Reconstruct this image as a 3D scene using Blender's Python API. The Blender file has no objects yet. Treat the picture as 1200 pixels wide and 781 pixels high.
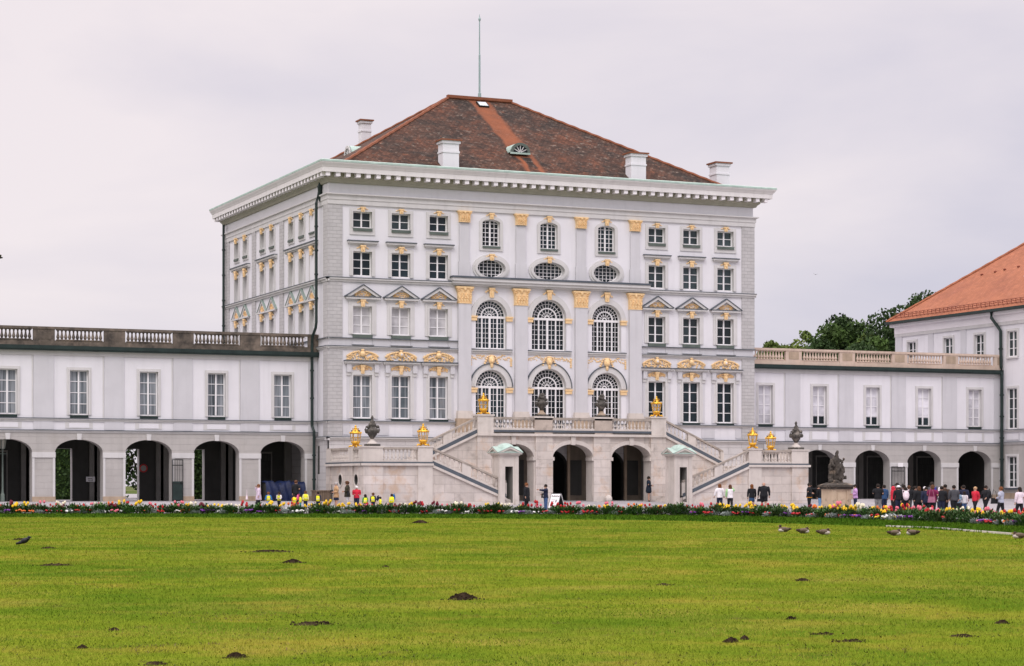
import bpy, bmesh, math, random
import numpy as np
from math import sin, cos, pi, sqrt, radians, atan2
random.seed(11); rng = np.random.default_rng(5)
SC = bpy.context.scene
COL = SC.collection

# ------------------------------------------------------------------ materials
def _n(nt, t, **kw):
    n = nt.nodes.new(t)
    for k, v in kw.items(): setattr(n, k, v)
    return n

def mat(name, col, rough=.85, var=.07, scale=1.2, bump=0.0, metal=0.0, streak=0.0, brick=None, spec=.3,
        patches=None, fine=0.0):
    """procedural surface: large soft noise + fine grain, optional vertical rain streaks and masonry joints"""
    m = bpy.data.materials.new(name); m.use_nodes = True
    nt = m.node_tree; b = nt.nodes['Principled BSDF']; L = nt.links
    b.inputs['Roughness'].default_value = rough; b.inputs['Metallic'].default_value = metal
    b.inputs['Specular IOR Level'].default_value = spec
    g = _n(nt, 'ShaderNodeNewGeometry')
    n1 = _n(nt, 'ShaderNodeTexNoise'); n1.inputs['Scale'].default_value = scale; n1.inputs['Detail'].default_value = 6
    n1.inputs['Roughness'].default_value = .6
    L.new(g.outputs['Position'], n1.inputs['Vector'])
    def rgb(c, k): return (max(0, c[0]*k), max(0, c[1]*k), max(0, c[2]*k), 1)
    r = _n(nt, 'ShaderNodeValToRGB'); r.color_ramp.elements[0].position = .3; r.color_ramp.elements[1].position = .7
    r.color_ramp.elements[0].color = rgb(col, 1-var); r.color_ramp.elements[1].color = rgb(col, 1+var)
    L.new(n1.outputs['Fac'], r.inputs['Fac']); out = r.outputs['Color']
    def mix(a, fac, c2, blend='MIX'):
        x = _n(nt, 'ShaderNodeMix', data_type='RGBA', blend_type=blend)
        L.new(a, x.inputs[6])
        if hasattr(c2, 'is_linked'): L.new(c2, x.inputs[7])
        else: x.inputs[7].default_value = c2
        if hasattr(fac, 'is_linked'): L.new(fac, x.inputs[0])
        else: x.inputs[0].default_value = fac
        return x.outputs[2]
    def thresh(sock, lo, hi, amt=1.0):
        mr = _n(nt, 'ShaderNodeMapRange'); mr.inputs[1].default_value = lo; mr.inputs[2].default_value = hi
        mr.inputs[4].default_value = amt; L.new(sock, mr.inputs[0]); return mr.outputs[0]
    if streak:
        mp = _n(nt, 'ShaderNodeMapping'); mp.inputs['Scale'].default_value = (2.6, 2.6, .22)
        L.new(g.outputs['Position'], mp.inputs['Vector'])
        n2 = _n(nt, 'ShaderNodeTexNoise'); n2.inputs['Scale'].default_value = 1.0; n2.inputs['Detail'].default_value = 5
        L.new(mp.outputs[0], n2.inputs['Vector'])
        out = mix(out, thresh(n2.outputs['Fac'], .5, .75, streak), rgb(col, .55))
    if patches:
        for c2, sc2, lo, hi, amt in patches:
            n3 = _n(nt, 'ShaderNodeTexNoise'); n3.inputs['Scale'].default_value = sc2; n3.inputs['Detail'].default_value = 7
            n3.inputs['Roughness'].default_value = .65
            L.new(g.outputs['Position'], n3.inputs['Vector'])
            out = mix(out, thresh(n3.outputs['Fac'], lo, hi, amt), (*c2, 1))
    hsock = None
    if brick:
        bw, bh, mort, dark, rnd = brick
        uv = _n(nt, 'ShaderNodeUVMap'); uv.uv_map = 'UVMap'
        bt = _n(nt, 'ShaderNodeTexBrick'); L.new(uv.outputs[0], bt.inputs['Vector'])
        bt.inputs['Scale'].default_value = 1; bt.inputs['Mortar Size'].default_value = mort
        bt.inputs['Mortar Smooth'].default_value = .2
        bt.inputs['Brick Width'].default_value = bw; bt.inputs['Row Height'].default_value = bh
        bt.inputs['Color1'].default_value = (1-rnd,)*3+(1,); bt.inputs['Color2'].default_value = (1+rnd,)*3+(1,)
        bt.inputs['Mortar'].default_value = (dark,)*3+(1,)
        out = mix(out, 1.0, bt.outputs['Color'], 'MULTIPLY'); hsock = bt.outputs['Fac']
    if fine:
        n4 = _n(nt, 'ShaderNodeTexNoise'); n4.inputs['Scale'].default_value = 9; n4.inputs['Detail'].default_value = 4
        L.new(g.outputs['Position'], n4.inputs['Vector'])
        out = mix(out, thresh(n4.outputs['Fac'], .42, .72, fine), rgb(col, .5))
    L.new(out, b.inputs['Base Color'])
    if bump:
        n5 = _n(nt, 'ShaderNodeTexNoise'); n5.inputs['Scale'].default_value = 14; n5.inputs['Detail'].default_value = 4
        L.new(g.outputs['Position'], n5.inputs['Vector'])
        bp = _n(nt, 'ShaderNodeBump'); bp.inputs['Strength'].default_value = bump; bp.inputs['Distance'].default_value = .05
        L.new(n5.outputs['Fac'], bp.inputs['Height'])
        if hsock is not None:
            bp2 = _n(nt, 'ShaderNodeBump', invert=True); bp2.inputs['Strength'].default_value = .6
            bp2.inputs['Distance'].default_value = .03
            L.new(hsock, bp2.inputs['Height']); L.new(bp.outputs[0], bp2.inputs['Normal']); bp = bp2
        L.new(bp.outputs[0], b.inputs['Normal'])
    return m

WHITE = mat('white_stucco', (.72, .712, .75), var=.03, scale=.5, streak=.14, bump=.05)
GREY = mat('grey_stucco', (.575, .57, .60), var=.04, scale=.7, streak=.16, bump=.05)
TRIM = mat('pale_grey_trim', (.595, .585, .585), var=.05, scale=1.0, streak=.18)
QUOIN = mat('grey_quoin_masonry', (.47, .46, .465), var=.05, brick=(.62, .27, .018, .78, .05), bump=.1, streak=.15)
ASHLAR = mat('pale_ashlar', (.56, .545, .55), var=.05, brick=(2.4, .52, .02, .74, .03), bump=.1, streak=.25)
WINGBASE = mat('beige_grey_render', (.44, .42, .405), var=.07, scale=.6, streak=.22, bump=.12, brick=(1.1, .46, .008, .93, .02),
               patches=[((.36, .33, .30), .5, .56, .75, .5)])
CORN = mat('cornice_stucco', (.72, .70, .70), var=.04, scale=.8, streak=.2)
DENT = mat('white_modillion', (.85, .82, .85), var=.03)
COFFER = mat('cornice_bed_shade_tint', (.36, .35, .28), var=.1, scale=2)  # olive shadow under the overhang put into the stucco colour
PEDG = mat('greenish_lead', (.23, .29, .262), rough=.6, var=.2, scale=1.5)
COPPER = mat('copper_patina', (.38, .50, .45), rough=.6, var=.16, scale=.9, streak=.2, patches=[((.55, .66, .60), 1.3, .5, .7, .6)])
STONE = mat('warm_limestone', (.56, .505, .465), var=.14, scale=.55, streak=.35, bump=.15, brick=(1.5, .62, .012, .72, .10),
            patches=[((.68, .62, .59), .35, .46, .60, .7), ((.50, .33, .20), .7, .53, .66, .6), ((.27, .23, .20), 1.3, .56, .70, .5)])
STONEP = mat('plain_limestone', (.60, .55, .51), var=.1, scale=.8, streak=.3, bump=.1,
             patches=[((.42, .37, .32), 1.7, .55, .72, .5)])
BALDARK = mat('weathered_dark_stone', (.14, .115, .095), var=.3, scale=1.3, bump=.2, streak=.5,
              patches=[((.36, .28, .22), .5, .52, .68, .6), ((.035, .032, .03), .9, .48, .64, .8)])
BALLIGHT = mat('pink_sandstone', (.56, .44, .36), var=.12, scale=1.1, bump=.15, streak=.3,
               patches=[((.32, .26, .21), 1.2, .54, .7, .55), ((.66, .56, .48), .6, .52, .7, .5)])
SLATE = mat('lead_flashing', (.085, .10, .12), rough=.6, var=.2, scale=1.2)
DKGREEN = mat('dark_green_metal', (.018, .032, .03), rough=.5, var=.25, scale=1.5)
SILLG = mat('green_sill', (.10, .125, .11), rough=.6, var=.2, scale=1.5)
GOLDP = mat('ochre_gilding', (.84, .60, .33), rough=.5, metal=.12, var=.10, scale=3, spec=.3, patches=[((.66, .40, .15), 4, .54, .72, .5)])
GOLDM = mat('gilded_metal', (.80, .46, .06), rough=.32, var=.2, scale=4, metal=.75)
SASH = mat('white_window_paint', (.82, .81, .83), rough=.5, var=.03)
DARK = mat('shade_dark_plaster', (.060, .060, .056), var=.15, scale=.8, streak=.3)  # interior plaster colour lowered so the arches and recesses look more deeply shaded
DARKD = mat('dark_oak_boards', (.035, .036, .033), rough=.6, var=.3, scale=1.5, brick=(.25, 3.0, .02, .5, .15))
URN = mat('grimy_urn_stone', (.085, .078, .07), var=.35, scale=3, bump=.3, patches=[((.32, .28, .24), 2.2, .55, .68, .7)])
STAT = mat('statue_stone', (.060, .052, .044), var=.4, scale=3, bump=.3, patches=[((.34, .26, .19), 2.2, .55, .68, .8)])
PLINTH = mat('tan_pedestal_stone', (.50, .39, .28), var=.12, scale=1.5, bump=.2, patches=[((.22, .17, .13), 2.6, .56, .68, .7)])
ORANGE = mat('orange_roof_tile', (.355, .132, .070), rough=.85, var=.12, scale=.5, bump=.15, brick=(.3, .26, .016, .74, .12), patches=[((.26, .092, .058), .35, .5, .7, .6), ((.40, .165, .105), 1.1, .55, .7, .5)])
DIE = mat('brownish_die_stone', (.47, .40, .345), var=.14, scale=1.5, bump=.2, patches=[((.26, .22, .19), 1.9, .54, .68, .6)])
RIDGE = mat('ridge_tile', (.22, .080, .042), rough=.85, var=.2, scale=1.5, bump=.15)
IRON = mat('black_iron', (.015, .018, .018), rough=.5, var=.2)
WOOD = mat('grey_wood_planks', (.20, .15, .11), var=.2, brick=(.14, 3, .02, .45, .15))
BRONZE = mat('brown_old_stone', (.40, .31, .23), var=.18, scale=1.4, bump=.2, streak=.4)

def roof_material():
    m = mat('old_brown_roof_tile', (.066, .034, .023), rough=.9, var=.4, scale=.5, bump=.3, brick=(.30, .26, .02, .5, .45),
            patches=[((.118, .043, .022), .28, .42, .62, .8), ((.030, .023, .019), .36, .45, .60, .85), ((.20, .165, .135), 2.6, .56, .67, .7), ((.20, .070, .033), 1.6, .60, .72, .6)])
    nt = m.node_tree; L = nt.links; b = nt.nodes['Principled BSDF']
    src = b.inputs['Base Color'].links[0].from_socket
    g = _n(nt, 'ShaderNodeNewGeometry'); sx = _n(nt, 'ShaderNodeSeparateXYZ'); L.new(g.outputs['Position'], sx.inputs[0])
    nz = _n(nt, 'ShaderNodeTexNoise'); nz.inputs['Scale'].default_value = .9; nz.inputs['Detail'].default_value = 5
    L.new(g.outputs['Position'], nz.inputs['Vector'])
    def math_(op, a, b_):
        x = _n(nt, 'ShaderNodeMath', operation=op)
        for i, v in enumerate((a, b_)):
            if hasattr(v, 'is_linked'): L.new(v, x.inputs[i])
            else: x.inputs[i].default_value = v
        return x.outputs[0]
    dx = math_('ABSOLUTE', math_('SUBTRACT', sx.outputs[0], 17.75), 0)
    wob = math_('MULTIPLY', math_('SUBTRACT', nz.outputs['Fac'], .5), .5)
    def soft(v, edge, w):
        mr = _n(nt, 'ShaderNodeMapRange', interpolation_type='SMOOTHSTEP'); L.new(v, mr.inputs[0]); mr.inputs[1].default_value = edge-w; mr.inputs[2].default_value = edge+w; mr.inputs[3].default_value = 1; mr.inputs[4].default_value = 0
        return mr.outputs[0]
    wob = math_('MULTIPLY', math_('SUBTRACT', nz.outputs['Fac'], .5), .9)
    band = soft(math_('ADD', dx, wob), .82, .22)
    low = math_('LESS_THAN', sx.outputs[1], 4.4)            # newer tiles laid in two strips below the dormer
    core = soft(math_('ADD', dx, wob), .40, .12)
    hole = math_('MULTIPLY', low, core)
    fac = math_('MULTIPLY', band, math_('SUBTRACT', 1, hole))
    front = math_('LESS_THAN', sx.outputs[1], 14.2)
    fac = math_('MULTIPLY', math_('MULTIPLY', fac, front), math_('ADD', .35, math_('MULTIPLY', nz.outputs['Fac'], .9)))
    x = _n(nt, 'ShaderNodeMix', data_type='RGBA'); L.new(fac, x.inputs[0]); L.new(src, x.inputs[6])
    x.inputs[7].default_value = (.25, .080, .034, 1); L.new(x.outputs[2], b.inputs['Base Color'])
    return m
RAIL = mat('grimy_rail_stone', (.36, .315, .275), var=.2, scale=1.2, bump=.15, patches=[((.16, .14, .12), 1.6, .52, .68, .6), ((.52, .46, .41), .9, .55, .7, .5)])
ROOF = roof_material()

def pane_mat(name, base, stripes=None, rough=.12):
    """window glass seen from outside, with what hangs behind it"""
    m = bpy.data.materials.new(name); m.use_nodes = True; nt = m.node_tree; b = nt.nodes['Principled BSDF']; L = nt.links
    b.inputs['Roughness'].default_value = rough; b.inputs['Specular IOR Level'].default_value = .35
    g = _n(nt, 'ShaderNodeNewGeometry')
    n1 = _n(nt, 'ShaderNodeTexNoise'); n1.inputs['Scale'].default_value = .9; n1.inputs['Detail'].default_value = 3
    L.new(g.outputs['Position'], n1.inputs['Vector'])
    r = _n(nt, 'ShaderNodeValToRGB'); r.color_ramp.elements[0].position = .35; r.color_ramp.elements[1].position = .65
    r.color_ramp.elements[0].color = (*[c*.75 for c in base], 1); r.color_ramp.elements[1].color = (*[c*1.25 for c in base], 1)
    L.new(n1.outputs['Fac'], r.inputs['Fac']); out = r.outputs['Color']
    oi = _n(nt, 'ShaderNodeObjectInfo'); rm = _n(nt, 'ShaderNodeMapRange'); rm.inputs[3].default_value = .45 if base[0] < .1 else .88; rm.inputs[4].default_value = 1.9 if base[0] < .1 else 1.08; L.new(oi.outputs['Random'], rm.inputs[0])
    xm = _n(nt, 'ShaderNodeMix', data_type='RGBA', blend_type='MULTIPLY'); xm.inputs[0].default_value = 1; L.new(out, xm.inputs[6]); L.new(rm.outputs[0], xm.inputs[7]); out = xm.outputs[2]
    if stripes:
        mp = _n(nt, 'ShaderNodeMapping'); mp.inputs['Scale'].default_value = (5, 5, .12)
        L.new(g.outputs['Position'], mp.inputs['Vector'])
        n2 = _n(nt, 'ShaderNodeTexNoise'); n2.inputs['Scale'].default_value = 1.6; n2.inputs['Detail'].default_value = 3
        L.new(mp.outputs[0], n2.inputs['Vector'])
        mr = _n(nt, 'ShaderNodeMapRange'); mr.inputs[1].default_value = .38; mr.inputs[2].default_value = .62
        L.new(n2.outputs['Fac'], mr.inputs[0])
        x = _n(nt, 'ShaderNodeMix', data_type='RGBA'); L.new(mr.outputs[0], x.inputs[0]); L.new(out, x.inputs[6])
        x.inputs[7].default_value = (*stripes, 1); out = x.outputs[2]
    L.new(out, b.inputs['Base Color'])
    nb = _n(nt, 'ShaderNodeTexNoise'); nb.inputs['Scale'].default_value = 2.2; L.new(g.outputs['Position'], nb.inputs['Vector'])
    bp = _n(nt, 'ShaderNodeBump'); bp.inputs['Strength'].default_value = .12; bp.inputs['Distance'].default_value = .1
    L.new(nb.outputs['Fac'], bp.inputs['Height']); L.new(bp.outputs[0], b.inputs['Normal'])
    return m
P_DARK = pane_mat('dark_window_glass', (.010, .018, .022))
P_GREY = pane_mat('grey_window_glass', (.030, .042, .045))
P_BLIND = pane_mat('glass_over_pale_blind', (.47, .46, .48), rough=.2)
P_BLINDW = pane_mat('glass_over_white_blind', (.62, .61, .66), rough=.2)
P_CURT = pane_mat('glass_over_net_curtain', (.06, .075, .085), stripes=(.30, .32, .35))

# ------------------------------------------------------------------ mesh builder
class Fr:
    """a facade frame: u along the wall, o outwards, z up"""
    def __init__(s, origin, du, do): s.p, s.du, s.do = origin, du, do
    def __call__(s, u, o, z):
        return (s.p[0]+s.du[0]*u+s.do[0]*o, s.p[1]+s.du[1]*u+s.do[1]*o, z)
W, DEP = 35.9, 28.2
FRONT = Fr((0, 0), (1, 0), (0, -1))
LEFT = Fr((0, 0), (0, 1), (-1, 0))
RIGHT = Fr((W, 0), (0, 1), (1, 0))
BACK = Fr((0, DEP), (1, 0), (0, 1))

class MB:
    def __init__(s): s.v = []; s.f = []; s.m = []; s.mats = []
    def mi(s, m):
        if m not in s.mats: s.mats.append(m)
        return s.mats.index(m)
    def add(s, vs, fs, m):
        b = len(s.v); i = s.mi(m); s.v += [tuple(x) for x in vs]
        for f in fs: s.f.append([b+k for k in f]); s.m.append(i)
    def quad(s, a, b, c, d, m): s.add([a, b, c, d], [(0, 1, 2, 3)], m)
    def hexa(s, p, m): s.add(p, [(0, 3, 2, 1), (4, 5, 6, 7), (0, 1, 5, 4), (1, 2, 6, 5), (2, 3, 7, 6), (3, 0, 4, 7)], m)
    def box(s, x0, x1, y0, y1, z0, z1, m):
        x0, x1 = min(x0, x1), max(x0, x1); y0, y1 = min(y0, y1), max(y0, y1)
        s.hexa([(x0, y0, z0), (x1, y0, z0), (x1, y1, z0), (x0, y1, z0), (x0, y0, z1), (x1, y0, z1), (x1, y1, z1), (x0, y1, z1)], m)
    def fbox(s, fr, u0, u1, o0, o1, z0, z1, m):
        a, b = fr(u0, o0, z0), fr(u1, o1, z1); s.box(a[0], b[0], a[1], b[1], z0, z1, m)
    def prism(s, fr, pts, o0, o1, m):
        """polygon (u,z) extruded from o0 to o1"""
        n = len(pts); vs = [fr(u, o0, z) for u, z in pts]+[fr(u, o1, z) for u, z in pts]
        s.add(vs, [tuple(range(n))[::-1], tuple(range(n, 2*n))]+[(i, (i+1) % n, n+(i+1) % n, n+i) for i in range(n)], m)
    def band(s, fr, inner, outer, o0, o1, m, closed=True):
        n = len(inner)
        vs = [fr(u, o, z) for lst, o in ((inner, o1), (outer, o1), (inner, o0), (outer, o0)) for u, z in lst]
        fs = []
        for i in range(n if closed else n-1):
            j = (i+1) % n
            fs += [(i, j, n+j, n+i), (n+i, n+j, 3*n+j, 3*n+i), (2*n+i, 2*n+j, j, i)]
        if not closed:
            fs += [(0, n, 3*n, 2*n), (n-1, 2*n-1, 4*n-1, 3*n-1)]
        s.add(vs, fs, m)
    def strip(s, fr, pts, o0, o1, m, closed=True):
        n = len(pts); vs = [fr(u, o0, z) for u, z in pts]+[fr(u, o1, z) for u, z in pts]
        s.add(vs, [(i, (i+1) % n, n+(i+1) % n, n+i) for i in range(n if closed else n-1)], m)
    def lathe(s, c, prof, m, n=10, sx=1, sy=1, a0=0):
        vs = []; fs = []
        for r, z in prof:
            for k in range(n):
                a = a0+2*pi*k/n; vs.append((c[0]+r*sx*cos(a), c[1]+r*sy*sin(a), c[2]+z))
        for i in range(len(prof)-1):
            for k in range(n):
                fs.append((i*n+k, i*n+(k+1) % n, (i+1)*n+(k+1) % n, (i+1)*n+k))
        fs += [tuple(range(n))[::-1], tuple(range((len(prof)-1)*n, len(prof)*n))]
        s.add(vs, fs, m)
    def ell(s, c, r, m, nu=8, nv=5, rot=None):
        vs = []; fs = []
        def P(x, y, z):
            if rot is not None:
                x, y, z = rot[0][0]*x+rot[0][1]*y+rot[0][2]*z, rot[1][0]*x+rot[1][1]*y+rot[1][2]*z, rot[2][0]*x+rot[2][1]*y+rot[2][2]*z
            return (c[0]+x, c[1]+y, c[2]+z)
        vs.append(P(0, 0, -r[2]))
        for i in range(1, nv):
            t = -pi/2+pi*i/nv
            for k in range(nu):
                a = 2*pi*k/nu; vs.append(P(r[0]*cos(t)*cos(a), r[1]*cos(t)*sin(a), r[2]*sin(t)))
        vs.append(P(0, 0, r[2])); T = len(vs)-1
        for k in range(nu):
            k2 = (k+1) % nu
            fs.append((0, 1+k2, 1+k)); fs.append((T, 1+(nv-2)*nu+k, 1+(nv-2)*nu+k2))
            for i in range(nv-2): fs.append((1+i*nu+k, 1+i*nu+k2, 1+(i+1)*nu+k2, 1+(i+1)*nu+k))
        s.add(vs, fs, m)
    def tube(s, pts, r, m, n=6):
        pts = [np.array(p, float) for p in pts]; rs = r if isinstance(r, (list, tuple)) else [r]*len(pts)
        vs = []; fs = []; up = np.array((0, 0, 1.))
        for i, p in enumerate(pts):
            d = pts[min(i+1, len(pts)-1)]-pts[max(i-1, 0)]; d = d/(np.linalg.norm(d)+1e-9)
            a = np.cross(d, up)
            if np.linalg.norm(a) < .05: a = np.cross(d, np.array((0, 1., 0)))
            a /= np.linalg.norm(a); b = np.cross(d, a)
            for k in range(n):
                t = 2*pi*k/n; q = p+rs[i]*(cos(t)*a+sin(t)*b); vs.append(tuple(q))
        for i in range(len(pts)-1):
            for k in range(n): fs.append((i*n+k, i*n+(k+1) % n, (i+1)*n+(k+1) % n, (i+1)*n+k))
        fs += [tuple(range(n))[::-1], tuple(range((len(pts)-1)*n, len(pts)*n))]
        s.add(vs, fs, m)
    def wall(s, fr, u0, u1, z0, z1, ops, m, o=0.0, depth=.35, rm=None):
        cuts = {round(u0, 5), round(u1, 5)}
        for p in ops:
            for u in p['us']:
                if u0 < u < u1: cuts.add(round(u, 5))
        cuts = sorted(cuts)
        for a, b in zip(cuts, cuts[1:]):
            if b-a < 1e-4: continue
            mid = (a+b)/2
            cov = sorted([p for p in ops if p['a'] < mid < p['b']], key=lambda p: p['bot'](mid))
            ca = cb = z0
            for p in cov:
                ba, bb = max(z0, p['bot'](a)), max(z0, p['bot'](b))
                if ba-ca > 1e-4 or bb-cb > 1e-4:
                    s.quad(fr(a, o, ca), fr(b, o, cb), fr(b, o, bb), fr(a, o, ba), m)
                ca, cb = p['top'](a), p['top'](b)
            s.quad(fr(a, o, ca), fr(b, o, cb), fr(b, o, z1), fr(a, o, z1), m)
        for p in ops: s.strip(fr, p['pts'], o, o-depth, rm or m, closed=True)
    def build(s, name, parent=None, smooth=False, base=None, recalc=False):
        me = bpy.data.meshes.new(name)
        b = parent['_base'] if (parent is not None and base is None and '_base' in parent.keys()) else (base or (0, 0, 0))
        vs = np.array(s.v, float).reshape(-1, 3)-np.array(b, float)
        me.from_pydata(vs.tolist(), [], s.f)
        for m in s.mats: me.materials.append(m)
        me.polygons.foreach_set('material_index', s.m)
        if smooth: me.polygons.foreach_set('use_smooth', [True]*len(s.f))
        me.update()
        if recalc:
            bm = bmesh.new(); bm.from_mesh(me); bmesh.ops.recalc_face_normals(bm, faces=bm.faces); bm.to_mesh(me); bm.free()
        box_uv(me, b)
        o = bpy.data.objects.new(name, me); COL.objects.link(o)
        if parent is not None:
            o.parent = parent
            if '_base' in parent.keys(): o['_base'] = parent['_base']
        return o

def box_uv(me, b):
    n = len(me.loops)
    if n == 0: return
    uv = me.uv_layers.new(name='UVMap')
    co = np.empty(len(me.vertices)*3); me.vertices.foreach_get('co', co); co = co.reshape(-1, 3)+np.array(b, float)
    li = np.empty(n, int); me.loops.foreach_get('vertex_index', li)
    P = len(me.polygons); nor = np.empty(P*3); me.polygons.foreach_get('normal', nor); nor = nor.reshape(-1, 3)
    tot = np.empty(P, int); me.polygons.foreach_get('loop_total', tot)
    ln = np.repeat(nor, tot, axis=0); an = np.abs(ln); c = co[li]
    up = an[:, 2] > .6; xf = an[:, 0] > an[:, 1]
    slope = np.sqrt(1+(an[:, 2]/np.maximum(1e-3, np.hypot(an[:, 0], an[:, 1])))**-2)
    slope = np.where(an[:, 2] > .98, 1, slope)
    u = np.where(up, np.where(xf & (an[:, 2] < .98), c[:, 1], c[:, 0]), np.where(xf, c[:, 1], c[:, 0]))
    v = np.where(up, np.where(xf & (an[:, 2] < .98), c[:, 0], c[:, 1])*1.2, c[:, 2])
    uv.data.foreach_set('uv', np.stack([u, v], 1).ravel())

def rect(u0, u1, z0, z1):
    return dict(a=u0, b=u1, us=[u0, u1], bot=lambda u: z0, top=lambda u: z1, pts=[(u0, z0), (u1, z0), (u1, z1), (u0, z1)])
def arch(c, hw, z0, zs, rise, n=20):
    us = [c-hw*cos(pi*k/n) for k in range(n+1)]
    top = lambda u: zs+rise*sqrt(max(0, 1-((u-c)/hw)**2))
    return dict(a=c-hw, b=c+hw, us=us, bot=lambda u: z0, top=top, pts=[(c-hw, z0), (c+hw, z0)]+[(u, top(u)) for u in us[::-1]])
def oval(c, hw, zc, hh, n=24):
    us = [c-hw*cos(pi*k/(n//2)) for k in range(n//2+1)]
    h = lambda u: hh*sqrt(max(0, 1-((u-c)/hw)**2))
    return dict(a=c-hw, b=c+hw, us=us, bot=lambda u: zc-h(u), top=lambda u: zc+h(u),
                pts=[(c-hw*cos(2*pi*k/n), zc-hh*sin(2*pi*k/n)) for k in range(n)])
def arcpts(c, hw, zs, rise, n=20): return [(c-hw*cos(pi*k/n), zs+rise*sin(pi*k/n)) for k in range(n+1)]

def thing(name, label, cat, loc, group=None, rz=0):
    o = bpy.data.objects.new(name, None); COL.objects.link(o); o.location = loc; o.empty_display_size = .3
    o.rotation_euler = (0, 0, rz); o['label'] = label; o['category'] = cat; o['_base'] = list(loc) if rz == 0 else [0, 0, 0]
    if group: o['group'] = group
    return o
def tag(o, label, cat, group=None):
    o['label'] = label; o['category'] = cat
    if group: o['group'] = group
    return o
def struct(o, kind='structure'): o['kind'] = kind; return o
def copytree(o, parent=None):
    c = o.copy(); COL.objects.link(c); c.parent = parent
    for ch in list(o.children): copytree(ch, c)
    return c

CAMD, CAMH, FPX = 155., 1.2, 2462.
_n0 = sqrt(.918**2+.397**2); CC, SS = .918/_n0, .397/_n0
XO = -.08733*CAMD
def zg(x, y):
    t = min(1, max(0, (-y-1)/17)); return -.6*t*t*(3-2*t)
def spot(u, d):
    """plan position at sideways ratio u and distance d along the viewing axis; used for the measured layout of the forecourt"""
    a = u*d-XO; b = d-CAMD
    return CC*a+SS*b, -SS*a+CC*b
# ------------------------------------------------------------------ ornaments
def rot_o(fr, ang):
    """rotation matrix turning local (u,o,z) into world, tilted by ang in the wall plane"""
    U = np.array((fr.du[0], fr.du[1], 0.)); O = np.array((fr.do[0], fr.do[1], 0.)); Z = np.array((0, 0, 1.))
    a = cos(ang)*U+sin(ang)*Z; b = -sin(ang)*U+cos(ang)*Z
    return np.stack([a, O, b], 1)
def leaf(mb, fr, u, o, z, lu, lo, lz, ang, m, nu=6, nv=4):
    mb.ell(fr(u, o, z), (lu, lo, lz), m, nu, nv, rot_o(fr, ang))

def keystone(mb, fr, c, zt, zb, w, o, wings=True):
    h = zt-zb
    mb.prism(fr, [(c-w*.36, zb), (c+w*.36, zb), (c+w*.5, zt), (c-w*.5, zt)], o, o+.12, GOLDP)
    mb.fbox(fr, c-w*.58, c+w*.58, o, o+.16, zt-h*.22, zt, GOLDP)
    leaf(mb, fr, c, o+.13, zb+h*.45, w*.22, .07, h*.34, 0, GOLDP)
    if wings:
        for s in (-1, 1):
            for k in range(2):
                leaf(mb, fr, c+s*w*(.72+.34*k), o+.0, zt-h*(.30+.12*k), w*.22, .04, h*.10, -s*.35, GOLDP)

def relief(mb, fr, c, z0, w, h, o, seed, medal=True):
    r = random.Random(seed)
    dome = lambda t: .50+.42*(1-abs(t)**2.6)
    for k in range(95):                                         # dense carved foliage under a low domed outline
        t = r.uniform(-1, 1); zz = z0+h*(.03+r.random()*(dome(t)-.06))
        leaf(mb, fr, c+t*w*.46, o+.02, zz, w*r.uniform(.022, .045), r.uniform(.03, .07), h*r.uniform(.05, .10), r.uniform(-1.6, 1.6), GOLDP)
    for s in (-1, 1):
        for k in range(9):                                      # the scroll that runs along its upper edge
            t = s*(1-k/9*.85); leaf(mb, fr, c+t*w*.46, o+.05, z0+h*(dome(t)-.08), w*.04, .06, h*.09, -s*(.9-.8*k/9), GOLDP)
        a = [fr(c+s*w*.38+s*w*.05*(1-q/9)*cos(q), o+.06, z0+h*.34+w*.05*(1-q/9)*sin(q)) for q in np.linspace(0, 7, 12)]
        mb.tube(a, .03, GOLDP, 4)
    if medal:
        mb.ell(fr(c, o+.08, z0+h*.62), (w*.085, .16, h*.30) if abs(fr.du[0]) > .5 else (.16, w*.085, h*.30), GOLDP, 10, 7)
        leaf(mb, fr, c, o+.16, z0+h*.62, w*.05, .09, h*.17, 0, WHITE if seed % 3 == 1 else GOLDP, 8, 5)
        leaf(mb, fr, c, o+.1, z0+h*.98, w*.06, .08, h*.10, 0, GOLDP)

def capital(mb, fr, c, z0, z1, w):
    h = z1-z0; o = .13
    mb.prism(fr, [(c-w*.47, z0), (c+w*.47, z0), (c+w*.50, z0+h*.6), (c+w*.62, z1-h*.1), (c-w*.62, z1-h*.1), (c-w*.50, z0+h*.6)], 0, o+.14, GOLDP)
    mb.fbox(fr, c-w*.66, c+w*.66, 0, o+.22, z1-h*.11, z1, GOLDP)
    mb.fbox(fr, c-w*.5, c+w*.5, 0, o+.18, z0, z0+h*.06, GOLDP)
    for row, (zz, n) in enumerate(((.2, 5), (.45, 4))):
        for k in range(n):
            u = c+w*(-.42+.84*k/(n-1))
            leaf(mb, fr, u, o+.15+.03*row, z0+h*zz, w*.10, .07, h*.15, random.uniform(-.2, .2), GOLDP)
            leaf(mb, fr, u, o+.22+.03*row, z0+h*(zz+.12), w*.07, .06, h*.05, 0, GOLDP)
    for s in (-1, 1):
        a = [fr(c+s*w*.45+w*.14*(1-q/9)*cos(q), o+.2, z0+h*.77+w*.14*(1-q/9)*sin(q)) for q in np.linspace(0, 7.5, 14)]
        mb.tube(a, .04, GOLDP, 4)
    leaf(mb, fr, c, o+.2, z0+h*.85, w*.12, .08, h*.13, 0, GOLDP)

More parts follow.
